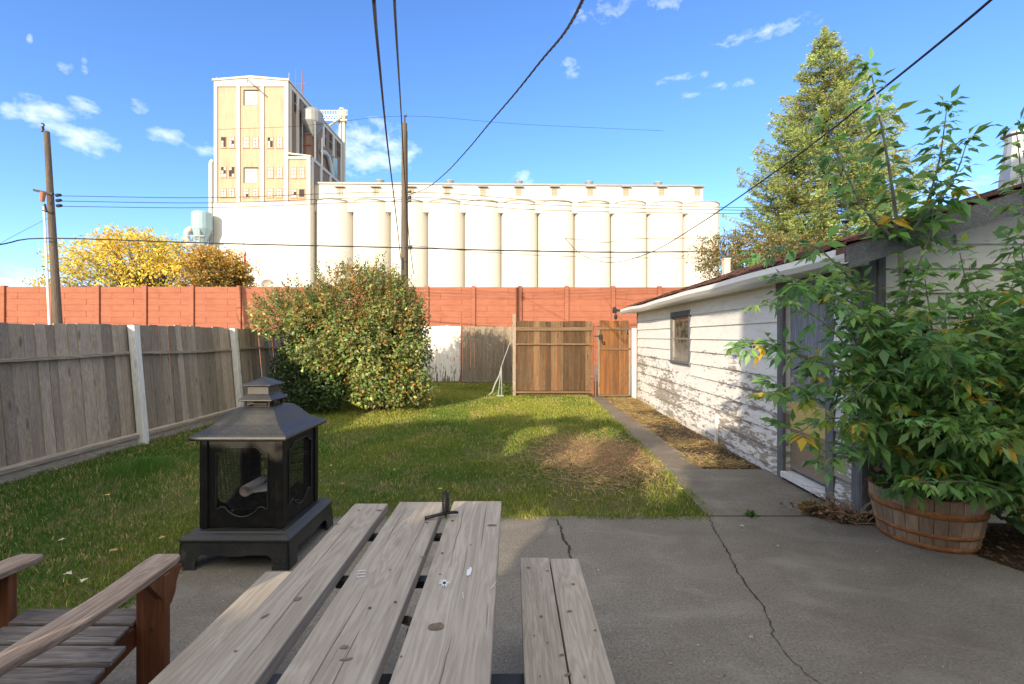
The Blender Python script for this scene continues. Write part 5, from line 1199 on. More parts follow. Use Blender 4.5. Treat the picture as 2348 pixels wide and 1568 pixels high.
def gc(x, y, n):
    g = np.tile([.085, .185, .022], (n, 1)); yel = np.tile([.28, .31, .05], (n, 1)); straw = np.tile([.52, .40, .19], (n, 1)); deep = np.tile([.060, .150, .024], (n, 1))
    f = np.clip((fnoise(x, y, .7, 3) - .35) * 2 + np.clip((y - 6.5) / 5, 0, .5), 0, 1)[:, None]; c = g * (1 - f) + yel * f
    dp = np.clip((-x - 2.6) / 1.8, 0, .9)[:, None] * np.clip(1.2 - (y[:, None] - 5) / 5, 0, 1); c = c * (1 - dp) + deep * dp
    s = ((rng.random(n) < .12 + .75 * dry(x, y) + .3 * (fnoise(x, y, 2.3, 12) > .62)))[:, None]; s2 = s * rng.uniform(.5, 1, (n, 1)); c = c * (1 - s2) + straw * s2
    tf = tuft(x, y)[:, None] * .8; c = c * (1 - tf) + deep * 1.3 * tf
    return np.clip(c * np.exp(rng.normal(0, .22, (n, 1))), .004, .8)
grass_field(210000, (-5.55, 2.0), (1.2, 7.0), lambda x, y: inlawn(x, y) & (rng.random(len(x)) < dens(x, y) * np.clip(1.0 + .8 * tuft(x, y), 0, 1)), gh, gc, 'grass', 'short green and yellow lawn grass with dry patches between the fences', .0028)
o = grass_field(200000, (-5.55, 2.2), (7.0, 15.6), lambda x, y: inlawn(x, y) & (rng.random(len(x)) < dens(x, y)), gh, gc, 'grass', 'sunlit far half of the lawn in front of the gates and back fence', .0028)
# ragged overgrowth on the lawn edges
def edge(x, y):
    a = (np.abs(y - 3.945) < .06) & (x > -2.25) & (x < 1.70) & (rng.random(len(x)) < .25 + .75 * (fnoise(x, x * 0, 4, 3) > .5))
    b = (np.abs(x - pathL(y)) < .06) & (y > 3.95) & (y < 11.5) & (rng.random(len(x)) < .15 + .7 * (fnoise(y, y * 0, 3, 5) > .5)); c = (np.abs(x + 2.24) < .05) & (y > 1.2) & (y < 3.95); return a | b | c
grass_field(420000, (-2.4, 2.0), (1.2, 11.5), edge, lambda x, y: .038 + .028 * fnoise(x, y, 5, 2), gc, 'grass', 'longer ragged grass along the edges of the patio and path', .0028)
# grit and scraps on the concrete
n_ = 420; x = rng.uniform(-2, 3.2, n_); y = rng.uniform(1.2, 3.95, n_) ** 1; k = (rng.random(n_) < .35) | (y > 3.7) | (x > 2.3); x, y = x[k], y[k]; n_ = len(x)
o = leaf_obj('grit', M['leaf'], np.stack([x, y, np.full(n_, .006)], 1), np.stack([*(rng.normal(size=(2, n_))), rng.uniform(0, .15, n_)], 1), rdir(n_) * .3 + np.array([0, 0, 1]), rng.uniform(.006, .022, n_), rng.uniform(.004, .010, n_), cvar((.26, .20, .13), n_, .5, .12)); tag(o, 'scattered grit and leaf scraps on the patio concrete', 'debris', kind='stuff')
# straw and litter along the garage and in the patch
def straw(N, pts_fn, name, label, colb, L=(.04, .16)):
    x, y = pts_fn(N); n = len(x); a = rng.uniform(0, 6.283, n); l = rng.uniform(*L, n); e = rng.uniform(-.05, .35, n); C = np.stack([x, y, rng.uniform(-.018, .025, n)], 1)
    Dr = np.stack([np.cos(a), np.sin(a), e], 1); Nn = rdir(n) * .5 + np.array([0, 0, 1]); o = quad_obj(name, M['grass'], C, Dr, Nn, l, rng.uniform(.003, .007, n), cvar(colb, n, .35, .1)); tag(o, label, 'dry grass', kind='stuff'); return o
def strip(N):
    y = rng.uniform(5.45, 11.6, N); u = rng.uniform(2.05, 2.87, N); dn = fnoise(u * 1.5, y, 1.5, 9); k = (rng.random(N) < np.clip((dn - .34) * 3.4 + (y - 8) * .08, .03, 1)) & (u > 2.12 + .10 * (fnoise(u * 0, y, 5, 2) - .62)); y, u = y[k], u[k]; return u * gc_ - y * gs_, u * gs_ + y * gc_
straw(30000, strip, 'dry_grass', 'golden dry grass and straw strip between path and garage wall', (.52, .38, .17))
def patch(N):
    x = 1.15 + rng.normal(0, .42, N); y = 6.0 + rng.normal(0, .62, N); k = (x < pathL(y) - .03) & (y > 4.3); return x[k], y[k]
straw(13000, patch, 'dry_straw_patch', 'brown straw covered bare patch in the lawn beside the path', (.46, .31, .16))
def bed(N):
    t = rng.random(N); x = np.where(t < .55, rng.uniform(3.25, 5.2, N), rng.uniform(2.75, 3.2, N)); y = np.where(t < .55, rng.uniform(2.4, 3.75, N), rng.uniform(3.80, 4.05, N)); k = (x > 3.36 - (y - 3) * .15) | (y > 3.78); return x[k], y[k]
n_ = 5200; x, y = bed(n_); n_ = len(x)
o = leaf_obj('leaf_litter', M['leaf'], np.stack([x, y, rng.uniform(-.01, .03, n_)], 1), np.stack([*(rng.normal(size=(2, n_))), rng.uniform(-.1, .3, n_)], 1), rdir(n_) * .4 + np.array([0, 0, 1]), rng.uniform(.02, .055, n_), rng.uniform(.012, .03, n_), cvar((.17, .115, .07), n_, .45, .12)); tag(o, 'brown dead leaves and debris on the soil beside the barrel', 'leaf litter', kind='stuff')
def strip2(N):
    y = rng.uniform(5.45, 7.6, N); u = rng.uniform(2.15, 2.87, N); return u * gc_ - y * gs_, u * gs_ + y * gc_
x, y = strip2(1300); n_ = len(x)
o = leaf_obj('leaf_litter', M['leaf'], np.stack([x, y, rng.uniform(-.01, .02, n_)], 1), np.stack([*(rng.normal(size=(2, n_))), rng.uniform(-.1, .2, n_)], 1), rdir(n_) * .4 + np.array([0, 0, 1]), rng.uniform(.02, .05, n_), rng.uniform(.012, .03, n_), cvar((.20, .14, .085), n_, .4, .12)); tag(o, 'brown leaf litter on the bare soil at the foot of the garage', 'leaf litter', kind='stuff')
# ---- lumpy volume sampling
class Lump:
    """union of ellipsoids; sample near the surface"""
    def __init__(s, E): s.E = [(np.array(c, float), np.array(r, float)) for c, r in E]
    def depth(s, P):
        d = np.full(len(P), 9.0)
        for c, r in s.E: d = np.minimum(d, np.linalg.norm((P - c) / r, axis=1))
        return d
    def sample(s, N, lo=.55, hi=1.02, seed=0):
        out = []; tot = 0
        w_ = np.array([r[0] * r[1] + r[1] * r[2] + r[0] * r[2] for c, r in s.E]); w_ /= w_.sum()
        while tot < N:
            k = rng.choice(len(s.E), N, p=w_); c = np.array([s.E[i][0] for i in k]); r = np.array([s.E[i][1] for i in k])
            P = c + rdir(N) * r * (rng.uniform(lo ** 2, hi ** 2, (N, 1)) ** .5); d = s.depth(P); P = P[d > lo]; out.append(P); tot += len(P)
        return np.concatenate(out)[:N]
# ---- lilac bush
lb = thing('lilac_bush', 'big rounded leafy bush with brown seed heads beside the back fence, partly turning', 'bush', (-2.9, 10.1, 0))
E = [((-3.55, 10.1, 1.62), (1.35, 1.15, 1.0)), ((-2.85, 9.95, 1.2), (.95, .95, .85)), ((-4.7, 10.0, 1.95), (.80, .8, .52)), ((-3.35, 10.2, 2.25), (.98, .9, .80)), ((-2.68, 10.1, 1.85), (.62, .75, .80)), ((-2.45, 9.8, 1.4), (.45, .55, .7)), ((-2.75, 9.6, .55), (.72, .5, .48)), ((-3.7, 9.8, 1.15), (.6, .7, .5)), ((-4.15, 10.1, 2.2), (.6, .65, .42)), ((-2.1, 9.7, .5), (.3, .3, .25))]
L_ = Lump(E); cen = np.array([-3.3, 10.1, 1.3])
N = 5600; P = L_.sample(N, .45, 1.10); P = P[fnoise(P[:, 0] * 1.3 + P[:, 1], P[:, 2] * 1.3, 2.6, 9) > .41]; N = len(P); outd = nrm(P - cen)
pt = []; dr = []; nn = []; cc = []; ll = []
per = 14
C = np.repeat(P, per, axis=0) + rng.normal(0, .085, (N * per, 3)); O = np.repeat(outd, per, axis=0)
Dr = nrm(O * .5 + rng.normal(0, .6, (N * per, 3)) + np.array([0, 0, -.05])); Nn = nrm(O * .4 + rng.normal(0, .5, (N * per, 3)) + np.array([-.1, -.35, .6]))
clump = np.repeat(np.exp(rng.normal(0, .22, N)), per)[:, None]
col_ = cvar((.205, .26, .085), N * per, .36, .14) * clump
hz = np.clip((C[:, 2] - 1.5) / 1.3, 0, 1); br_ = rng.random(N * per) < (.07 + .48 * hz * (fnoise(C[:, 0], C[:, 2], 2.2, 4) > .40)); brn = cvar((.34, .20, .065), N * per, .3, .12); col_[br_] = brn[br_]
ye = rng.random(N * per) < .05 * (1 + 2 * (fnoise(C[:, 0] + 3, C[:, 2], 1.5, 7) > .62)); yl = cvar((.40, .27, .05), N * per, .2, .1); col_[ye] = yl[ye]
k = C[:, 2] > .12
V_o = leaf_obj('foliage', M['leaf'], C[k], Dr[k], Nn[k], rng.uniform(.055, .105, k.sum()), rng.uniform(.036, .064, k.sum()), col_[k], lb, tuple(ORG[lb]), .15)
# seed heads: upright sprigs sticking out of the top
N = 560; P = L_.sample(N * 3, .92, 1.10); P = P[(P[:, 2] > 1.7)][:N]; N = len(P); per = 26; t_ = np.tile(np.linspace(0, 1, per), N); H_ = np.repeat(rng.uniform(.14, .48, N) * np.where(rng.random(N) < .12, 1.4, 1), per)
ax = nrm(nrm(P - cen) * .55 + np.array([0, 0, 1.0]) + rng.normal(0, .15, (N, 3))); A = np.repeat(ax, per, axis=0); C = np.repeat(P, per, axis=0) + A * (t_ * H_)[:, None]
ra = rdir(N * per); Dr = nrm(A * .8 + ra); kind_g = np.repeat(rng.random(N) < .25, per)
col_ = cvar((.36, .22, .07), N * per, .3, .1); gg = cvar((.11, .15, .04), N * per, .25, .1); col_[kind_g] = gg[kind_g]
leaf_obj('seed_heads', M['leaf'], C + ra * .022, Dr, rdir(N * per), np.where(kind_g, .07, .035) * (1.15 - .5 * t_), np.where(kind_g, .035, .016), col_, lb, tuple(ORG[lb]), .05)
m = MB()
for k in range(46):
    a = random.uniform(0, 6.28); r0 = random.uniform(0, .35); p0 = Vector((-2.75 + r0 * math.cos(a), 10.15 + r0 * .7 * math.sin(a), -.05)); tgt = Vector(L_.sample(1, .75, .98)[0]); mid = p0.lerp(tgt, .5) + Vector((random.uniform(-.1, .1), random.uniform(-.1, .1), .15)); m.tube([p0, mid, tgt], [.022, .014, .005], 5, cap=False)
m.build('stems', M['stem'], lb)
# stray shoots
N = 150; P = L_.sample(N * 4, .80, 1.02); P = P[(P[:, 2] > .7)][:N]; N = len(P); per = 18; t_ = np.tile(np.linspace(0, 1, per), N); H_ = np.repeat(rng.uniform(.18, .50, N), per)
ax = nrm(nrm(P - cen) * .9 + np.array([0, 0, .55]) + rng.normal(0, .25, (N, 3))); A = np.repeat(ax, per, axis=0); C = np.repeat(P, per, axis=0) + A * (t_ * H_)[:, None]; ra = rdir(N * per)
leaf_obj('shoots', M['leaf'], C, nrm(A * .6 + ra), rdir(N * per) + np.array([0, -.2, .6]), .085 * (1.2 - .5 * t_), .048 * (1.2 - .5 * t_), cvar((.20, .24, .08), N * per, .3, .12), lb, tuple(ORG[lb]), .15)
# dark shrub between lilac and fence
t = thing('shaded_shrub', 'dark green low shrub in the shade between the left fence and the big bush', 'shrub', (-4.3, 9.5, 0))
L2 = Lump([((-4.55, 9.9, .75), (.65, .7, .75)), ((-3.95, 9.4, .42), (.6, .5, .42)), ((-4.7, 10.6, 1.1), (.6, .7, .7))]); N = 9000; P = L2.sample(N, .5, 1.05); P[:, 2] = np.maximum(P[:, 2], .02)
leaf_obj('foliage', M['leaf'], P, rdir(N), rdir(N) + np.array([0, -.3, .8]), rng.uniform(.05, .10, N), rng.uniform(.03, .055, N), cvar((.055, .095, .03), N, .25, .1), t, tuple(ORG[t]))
m = MB()
for k in range(12): tgt = Vector(L2.sample(1, .6, .9)[0]); m.tube([(-4.4 + random.uniform(-.2, .2), 9.7 + random.uniform(-.2, .2), -.05), tgt], [.015, .005], 5)
m.build('stems', M['stem'], t)
# low weeds at the lilac foot and path edges
def weed_clump(x, y, n, h, colr, name, label, L=(.04, .10)):
    t = thing(name, label, 'weed', (x, y, 0)); a = rng.uniform(0, 6.283, n); r_ = rng.uniform(0, h * .8, n) ; C = np.stack([x + r_ * np.cos(a), y + r_ * np.sin(a), rng.uniform(0, h, n) * (1 - r_ / h * .7)], 1)
    leaf_obj('foliage', M['leaf'], C, nrm(np.stack([np.cos(a), np.sin(a), rng.uniform(.1, 1, n)], 1)), rdir(n) + np.array([0, 0, 1]), rng.uniform(*L, n), rng.uniform(.015, .04, n), cvar(colr, n, .25), t, (x, y, 0)); return t
weed_clump(*gp(1720, 1182), 50, .035, (.10, .22, .04), 'weed_tuft', 'small bright green weed in the joint between patio and doorway slab', (.02, .05))
weed_clump(*gp(1865, 1178), 200, .10, (.30, .20, .08), 'dry_weed', 'dried brown weed lying at the patio joint near the garage door', (.03, .08))
weed_clump(-.08, 12.3, 260, .28, (.16, .20, .05), 'weed_tuft', 'green weeds growing around the foot of the tall gate post', (.06, .16))
weed_clump(-1.9, 10.0, 160, .22, (.30, .30, .04), 'weed_tuft', 'bright yellow green weeds at the right foot of the big bush', (.04, .09))
t = thing('dry_stalks', 'bare dry stalks sprawling by the garage corner and doorway', 'weed', (2.95, 3.8, 0))
m = MB(); cxs = [gp(1940, 1190), gp(1905, 1170), gp(1960, 1190)]
for k in range(46):
    c = random.choice(cxs); a = random.uniform(0, 6.28); l = random.uniform(.15, .5); p0 = Vector((c[0] + random.uniform(-.1, .1), c[1] - random.uniform(0, .1), .0)); e = random.uniform(.1, 1.1)
    m.tube([p0, p0 + Vector((math.cos(a) * l * .5, -abs(math.sin(a)) * l * .3, l * e * .6)), p0 + Vector((math.cos(a) * l, -abs(math.sin(a)) * l * .6, l * e * .7))], [.003, .0025, .0012], 4)
m.build('stalks', plain('dry_stalk', (.45, .34, .22), .8), t)
n = 400; c = np.array([random.choice(cxs) for _ in range(n)]); C = np.stack([c[:, 0] + rng.normal(0, .14, n), c[:, 1] + rng.normal(0, .05, n) - .02, rng.uniform(.005, .09, n)], 1)
leaf_obj('dead_leaves', M['leaf'], C, rdir(n), rdir(n) + np.array([0, 0, .6]), rng.uniform(.03, .06, n), rng.uniform(.012, .03, n), cvar((.26, .16, .09), n, .4), t, tuple(ORG[t]))
# ---- spruce
sx0, sy0 = at(1890, 500, 19)[0], 19.0; ztop = at(1888, 66, 19)[2]
spr = thing('spruce_tree', 'tall golden green spruce standing behind the garage', 'tree', (sx0, sy0, 0))
m = MB(); m.tube([(sx0, sy0, 0), (sx0, sy0, ztop * .5), (sx0, sy0, ztop - .1)], [.24, .13, .015], 10); m.build('trunk', M['bark'], spr)
Cs = []; Ds = []; Ns = []; Ls = []; cl_ = []; bm_ = MB(); z = 2.2; H0 = ztop
while z < H0 - .5:
    f = (H0 - z) / H0; Rm = 3.5 * min(1, (f / .50)) ** .98
    if f > .6: Rm *= 1 - (f - .6) * .5
    nb = int(5 + 9 * min(1, f * 1.6)); a0 = random.uniform(0, 6.28)
    for k in range(nb):
        a = a0 + 2 * math.pi * k / nb + random.uniform(-.25, .25); R0 = Rm * random.uniform(.62, 1.15); d2 = Vector((math.cos(a), math.sin(a), 0)); zz = z + random.uniform(-.14, .14)
        n = max(4, int(R0 / .115)); pp = []
        for i in range(n + 1):
            s = i / n; drop = (-.16 * R0 * math.sin(s * 2.6) * (.4 + f) + .22 * R0 * s * s) + (.25 * R0 * s * max(0, .45 - f)); pp.append(Vector((sx0, sy0, zz)) + d2 * R0 * s + Vector((0, 0, drop)))
        bm_.tube([pp[0], pp[n // 2], pp[-1]], [.03, .018, .006], 4, cap=False)
        side = Vector((-d2.y, d2.x, 0))
        for i in range(1, n + 1):
            s = i / n
            if s < .35 or random.random() < .10: continue
            reach = (.16 + .42 * (1 - s) * min(1, R0 / 2)) 
            for sg in (-1, 1):
                nt = int(2 + reach / .07)
                for j in range(nt):
                    u = (j + random.random()) / nt * reach; p = pp[i] + side * sg * u + d2 * u * .45 + Vector((random.gauss(0, .02), random.gauss(0, .02), random.gauss(0, .035) - .10 * u))
                    Cs.append(p); Ds.append(d2 * .8 + side * sg * .55 + Vector((random.gauss(0, .3), random.gauss(0, .3), random.uniform(-.15, .5)))); cl_.append(s)
        for j in range(5): Cs.append(pp[-1] + Vector((random.gauss(0, .03), random.gauss(0, .03), random.gauss(0, .03)))); Ds.append(d2 + Vector((random.gauss(0, .4), random.gauss(0, .4), random.uniform(0, .6)))); cl_.append(1)
    z += .15 + .22 * f
for k in range(260):
    h_ = random.random() ** .8 * 1.1; a = random.uniform(0, 6.28); rr = random.uniform(0, .05 + .22 * h_); Cs.append(Vector((sx0 + rr * math.cos(a), sy0 + rr * math.sin(a), H0 + .05 - h_))); Ds.append(Vector((math.cos(a) * .8, math.sin(a) * .8, .9))); cl_.append(.85)
Cs = np.array([tuple(v) for v in Cs]); Ds = np.array([tuple(v) for v in Ds]); cl_ = np.array(cl_); n = len(Cs)
rep = 5; C = np.repeat(Cs, rep, axis=0) + rng.normal(0, .022, (n * rep, 3)); Dd = nrm(np.repeat(nrm(Ds), rep, axis=0) + rng.normal(0, .42, (n * rep, 3))); 
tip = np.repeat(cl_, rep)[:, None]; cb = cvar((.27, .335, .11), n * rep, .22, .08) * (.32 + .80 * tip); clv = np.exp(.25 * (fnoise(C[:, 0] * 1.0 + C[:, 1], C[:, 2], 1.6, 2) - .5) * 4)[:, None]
br_ = rng.random(n * rep) < .16 * (fnoise(C[:, 0], C[:, 2], .9, 3) > .5); cb[br_] = cvar((.30, .19, .08), int(br_.sum()), .2)
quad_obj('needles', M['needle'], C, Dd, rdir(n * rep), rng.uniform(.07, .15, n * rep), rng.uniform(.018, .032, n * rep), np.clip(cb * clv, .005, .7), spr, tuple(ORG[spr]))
print('spruce quads', n * rep)
for k in range(9): a = Vector((sx0, sy0, H0 - .12 - k * .14)); b_ = a + Vector((math.cos(k * 2.4) * (.12 + .05 * k), math.sin(k * 2.4) * .2, .22)); bm_.tube([a, b_], [.012, .004], 4)
bm_.build('branches', M['bark'], spr)
# ---- generic broad tree
def branchy(m, p, d, L, r, lev, tips, spread=.55, up=.12):
    q_ = p + d * L; mid = p.lerp(q_, .5) + Vector((random.gauss(0, L * .05), random.gauss(0, L * .05), random.gauss(0, L * .04)))
    m.tube([p, mid, q_], [r, r * .85, r * .68], 5 if r < .06 else 8, cap=False); tips.append(q_); tips.append(mid)
    if lev == 0: return
    for k in range(random.choice([2, 3, 3])):
        v = Vector((random.gauss(0, 1), random.gauss(0, 1), random.gauss(0, .8))); v = (v - d * v.dot(d)).normalized(); nd = (d + v * spread * random.uniform(.6, 1.3) + Vector((0, 0, up))).normalized()
        branchy(m, q_, nd, L * random.uniform(.62, .85), r * .66, lev - 1, tips, spread, up)
def crown_tree(name, label, x, y, E, nclump, per, leafL, colf, trunk_r=.2, cat='tree', csd=.2, base_z=0, stemn=3, seed=1):
    random.seed(seed); t = thing(name, label, cat, (x, y, base_z)); L_ = Lump(E); m = MB()
    cz = np.mean([e[0][2] for e in E]); ex = np.mean([e[0][0] for e in E]); bz = min(e[0][2] - e[1][2] for e in E)
    fork = Vector((x, y, max(bz * .6, base_z + .5))); m.tube([(x, y, base_z - .05), fork], [trunk_r, trunk_r * .8], 10, cap=False)
    P = L_.sample(nclump, .35, 1.0); 
    tg = L_.sample(90 * stemn, .25, .97)
    for k, p in enumerate(tg):
        p = Vector(p); mid = fork.lerp(p, .55) + Vector((random.gauss(0, .2), random.gauss(0, .2), random.uniform(0, .15) * (p - fork).length)); m.tube([fork, fork.lerp(mid, .5) + Vector((0, 0, .1)), mid, p], [trunk_r * .32, trunk_r * .2, trunk_r * .10, trunk_r * .03], 4, cap=False)
    m.build('trunk', M['bark'], t)
    C = np.repeat(P, per, axis=0) + rng.normal(0, csd, (nclump * per, 3)) * np.array([1, 1, .6]); n = len(C); cenn = np.array([ex, y, cz]); O = nrm(C - cenn)
    leaf_obj('crown', M['leaf'], C, nrm(O * .3 + rdir(n)), nrm(rdir(n) + np.array([-.2, -.5, .6])), rng.uniform(.7, 1.3, n) * leafL, rng.uniform(.4, .7, n) * leafL, colf(C, n) * np.repeat(np.exp(rng.normal(0, .2, nclump)), per)[:, None], t, (x, y, base_z)); return t
def ycol(C, n):
    c = cvar((.74, .54, .08), n, .2, .08); g = rng.random(n) < np.clip((fnoise(C[:, 0], C[:, 2], .25, 5) - .35) * 2.2, .1, .8); c[g] = cvar((.45, .40, .08), int(g.sum()), .2); return c
def A3(px, py, Y, rx, rz, ry=None): p = at(px, py, Y); k = Y / FOC; return ((p[0], p[1], p[2]), (rx * k, (ry or rx) * k * .9, rz * k))
E = [A3(300, 600, 46, 150, 62), A3(330, 575, 46, 90, 50), A3(220, 605, 46, 88, 58), A3(400, 590, 46, 72, 48), A3(170, 640, 46, 40, 45), A3(300, 555, 45, 60, 36), A3(125, 652, 46, 45, 14), A3(360, 640, 45, 110, 50)]
crown_tree('yellow_tree', 'broad autumn tree with bright yellow leaves beyond the red wall at left', at(345, 700, 46)[0], 46, E, 1250, 10, .30, ycol, .4, csd=.38, stemn=3, seed=3)
def ocol(C, n):
    c = cvar((.46, .29, .05), n, .25, .1); low = C[:, 2] < at(500, 620, 44)[2]; g = rng.random(n) < np.where(low, .6, .15); c[g] = cvar((.17, .12, .04), int(g.sum()), .2); return c
E = [A3(500, 615, 44, 70, 45), A3(470, 600, 44, 45, 35), A3(545, 625, 44, 34, 32), A3(500, 650, 44, 80, 30)]
crown_tree('amber_tree', 'smaller amber brown tree beside the yellow one in front of the white elevator base', at(500, 700, 44)[0], 44, E, 1000, 11, .27, ocol, .3, csd=.24, stemn=2, seed=5)
# dark tree behind the garage
def dcol(C, n):
    c = cvar((.14, .15, .055), n, .3, .12); g = rng.random(n) < .28; c[g] = cvar((.38, .23, .08), int(g.sum()), .25); return c
E = [A3(1620, 590, 17, 42, 50), A3(1668, 560, 17, 38, 40), A3(1740, 560, 17, 60, 42), A3(1800, 570, 17, 60, 40), A3(1660, 610, 17, 60, 40), A3(1860, 560, 17, 40, 40), A3(1720, 600, 17, 60, 40), A3(1700, 540, 17, 26, 20)]
crown_tree('dark_tree', 'dark green and rust flecked small tree behind the garage roof, under the spruce', at(1710, 700, 17)[0], 17, E, 900, 12, .085, dcol, .12, csd=.10, stemn=1, seed=6)
# ---- box elder sapling and creeper over the barrel
random.seed(11)
LC = {'C': [], 'D': [], 'N': [], 'L': [], 'W': [], 'c': []}
def compound(p, d, size, colr, up=Vector((0, 0, 1))):
    """petiole with five to seven drooping leaflets"""
    d = d.normalized(); s = d.cross(up)
    if s.length < .1: s = Vector((1, 0, 0))
    s.normalize(); n = random.choice([5, 5, 7]); pet = size * 1.1; nl = (n - 1) // 2
    for k in range(nl):
        q_ = p + d * pet * (.45 + .5 * k / max(1, nl)) - Vector((0, 0, pet * .12 * k))
        for sg in (-1, 1):
            dd = (d * .45 + s * sg * .9 + Vector((0, 0, -.35 - random.uniform(0, .35)))).normalized(); LC['C'].append(q_); LC['D'].append(dd); LC['N'].append(up + Vector((random.gauss(0, .3), random.gauss(0, .3), 0))); LC['L'].append(size * random.uniform(.95, 1.3)); LC['W'].append(size * random.uniform(.34, .46)); LC['c'].append(colr)
    q_ = p + d * pet - Vector((0, 0, pet * .15)); LC['C'].append(q_); LC['D'].append((d + Vector((0, 0, -.45))).normalized()); LC['N'].append(up); LC['L'].append(size * 1.4); LC['W'].append(size * .55); LC['c'].append(colr)
def gcol():
    r = random.random()
    if r < .035: return (.62, .42, .05)
    if r < .08: return (.28, .33, .04)
    b = random.choice([(.16, .32, .08), (.20, .36, .09), (.11, .24, .065), (.27, .40, .12), (.15, .31, .12)]); f = math.exp(random.gauss(0, .2)); return tuple(x * f for x in b)
def leafy(m, pts, r0, r1, size, step=.085, start=.15, colr=None):
    P = [Vector(p) for p in pts]; Q = [P[0] * 2 - P[1]] + P + [P[-1] * 2 - P[-2]]; out = []
    for i in range(1, len(Q) - 2):
        a, b, c, d = Q[i - 1:i + 3]; k = max(3, int((c - b).length / .04))
        for j in range(k): t_ = j / k; out.append(.5 * ((2 * b) + (c - a) * t_ + (2 * a - 5 * b + 4 * c - d) * t_ * t_ + (3 * b - a - 3 * c + d) * t_ ** 3))
    out.append(P[-1]); n = len(out); m.tube(out, [r0 + (r1 - r0) * i / (n - 1) for i in range(n)], 6, cap=False)
    L = 0; nxt = 0; tot = sum((out[i + 1] - out[i]).length for i in range(n - 1)); phase = random.uniform(0, 6)
    for i in range(n - 1):
        L += (out[i + 1] - out[i]).length
        if L / tot < start: continue
        if L >= nxt:
            nxt = L + step * random.uniform(.75, 1.25); ax = (out[i + 1] - out[i]).normalized(); phase += 1.57; v = ax.cross(Vector((.1, .3, 1)))
            if v.length < .1: v = Vector((1, 0, 0))
            v.normalize(); w_ = ax.cross(v)
            for sg in (-1, 1):
                dv = (v * math.cos(phase) + w_ * math.sin(phase)) * sg; compound(out[i], dv + ax * .55, size * random.choice([.55, .8, .9, 1.0, 1.1, 1.25]) * random.uniform(.85, 1.1) * (1.1 - .35 * L / tot), colr or gcol())
    for k in range(3): compound(out[-1], (out[-1] - out[-2]).normalized() + Vector((random.gauss(0, .4), random.gauss(0, .4), .2)), size * .7, colr or gcol())
def flush(parent, name='foliage'):
    a = {k: np.array([tuple(v) if hasattr(v, '__len__') else v for v in LC[k]]) for k in LC}; n = len(a['C']); cj = a['c'] * np.exp(rng.normal(0, .12, (n, 1)))
    o = leaf_obj(name, M['leaf'], a['C'], a['D'] + rng.normal(0, .08, (n, 3)), a['N'] + rng.normal(0, .45, (n, 3)), a['L'], a['W'], np.clip(cj, .004, .9), parent, tuple(ORG[parent]), .16)
    for k in LC: LC[k].clear()
    return n
def PX(px, py, Y): return at(px, py, Y)
be = thing('boxelder_sapling', 'tall multi-stemmed green sapling with compound leaves rising from the half barrel', 'tree', (BX, BYc + .05, .34))
m = MB(); b0 = Vector((BX - .05, BYc + .05, .33))
fork = PX(2062, 560, 3.62); mid = PX(2078, 800, 3.62)
leafy(m, [b0, PX(2085, 950, 3.6), mid, fork], .026, .020, .11, .20, .3)
leafy(m, [fork, PX(2040, 400, 3.6), PX(2015, 260, 3.6), PX(1995, 158, 3.6)], .016, .004, .11, .045, .12)
leafy(m, [fork, PX(1990, 490, 3.5), PX(1940, 400, 3.45), PX(1895, 300, 3.4)], .015, .004, .11, .05, .12)
leafy(m, [fork, PX(2110, 500, 3.6), PX(2150, 380, 3.55), PX(2170, 250, 3.5)], .013, .003, .11, .042, .1)
leafy(m, [fork, PX(2140, 470, 3.4), PX(2190, 400, 3.35), PX(2215, 330, 3.3)], .012, .003, .11, .045, .1)
leafy(m, [mid, PX(1990, 690, 3.5), PX(1920, 610, 3.4), PX(1850, 560, 3.35), PX(1740, 590, 3.3)], .010, .003, .10, .085, .2)
leafy(m, [mid, PX(1960, 700, 3.45), PX(1850, 650, 3.35), PX(1790, 640, 3.3)], .009, .003, .095, .08, .25)
leafy(m, [PX(1880, 830, 3.3), PX(1800, 800, 3.25), PX(1740, 790, 3.2), PX(1700, 795, 3.2)], .005, .002, .09, .045, .05)
leafy(m, [PX(1900, 640, 3.3), PX(1830, 650, 3.3), PX(1770, 690, 3.25), PX(1735, 700, 3.2)], .005, .002, .09, .05, .05)
leafy(m, [PX(1890, 930, 3.2), PX(1830, 900, 3.2), PX(1770, 880, 3.2)], .005, .002, .09, .05, .05)
leafy(m, [PX(2080, 880, 3.6), PX(1990, 860, 3.4), PX(1880, 830, 3.3), PX(1780, 800, 3.25), PX(1715, 790, 3.25)], .011, .003, .10, .075, .15)
leafy(m, [PX(2080, 900, 3.6), PX(1960, 900, 3.3), PX(1860, 880, 3.2), PX(1760, 900, 3.15)], .010, .003, .10, .075, .15)
leafy(m, [PX(2080, 950, 3.6), PX(1980, 960, 3.3), PX(1890, 960, 3.2), PX(1830, 990, 3.2), PX(1795, 975, 3.2)], .010, .003, .10, .07, .15)
leafy(m, [PX(1990, 860, 3.4), PX(1920, 770, 3.3), PX(1860, 720, 3.25), PX(1820, 700, 3.2)], .008, .003, .10, .08, .1)
leafy(m, [PX(2080, 1000, 3.6), PX(2000, 1020, 3.3), PX(1930, 1040, 3.2), PX(1880, 1030, 3.2)], .008, .003, .10, .08, .15)
leafy(m, [mid, PX(2020, 730, 3.4), PX(1960, 720, 3.3), PX(1900, 690, 3.3)], .008, .003, .10, .08, .15)
leafy(m, [PX(2070, 700, 3.6), PX(2100, 620, 3.5), PX(2130, 540, 3.45), PX(2140, 470, 3.4)], .009, .003, .09, .07, .15)
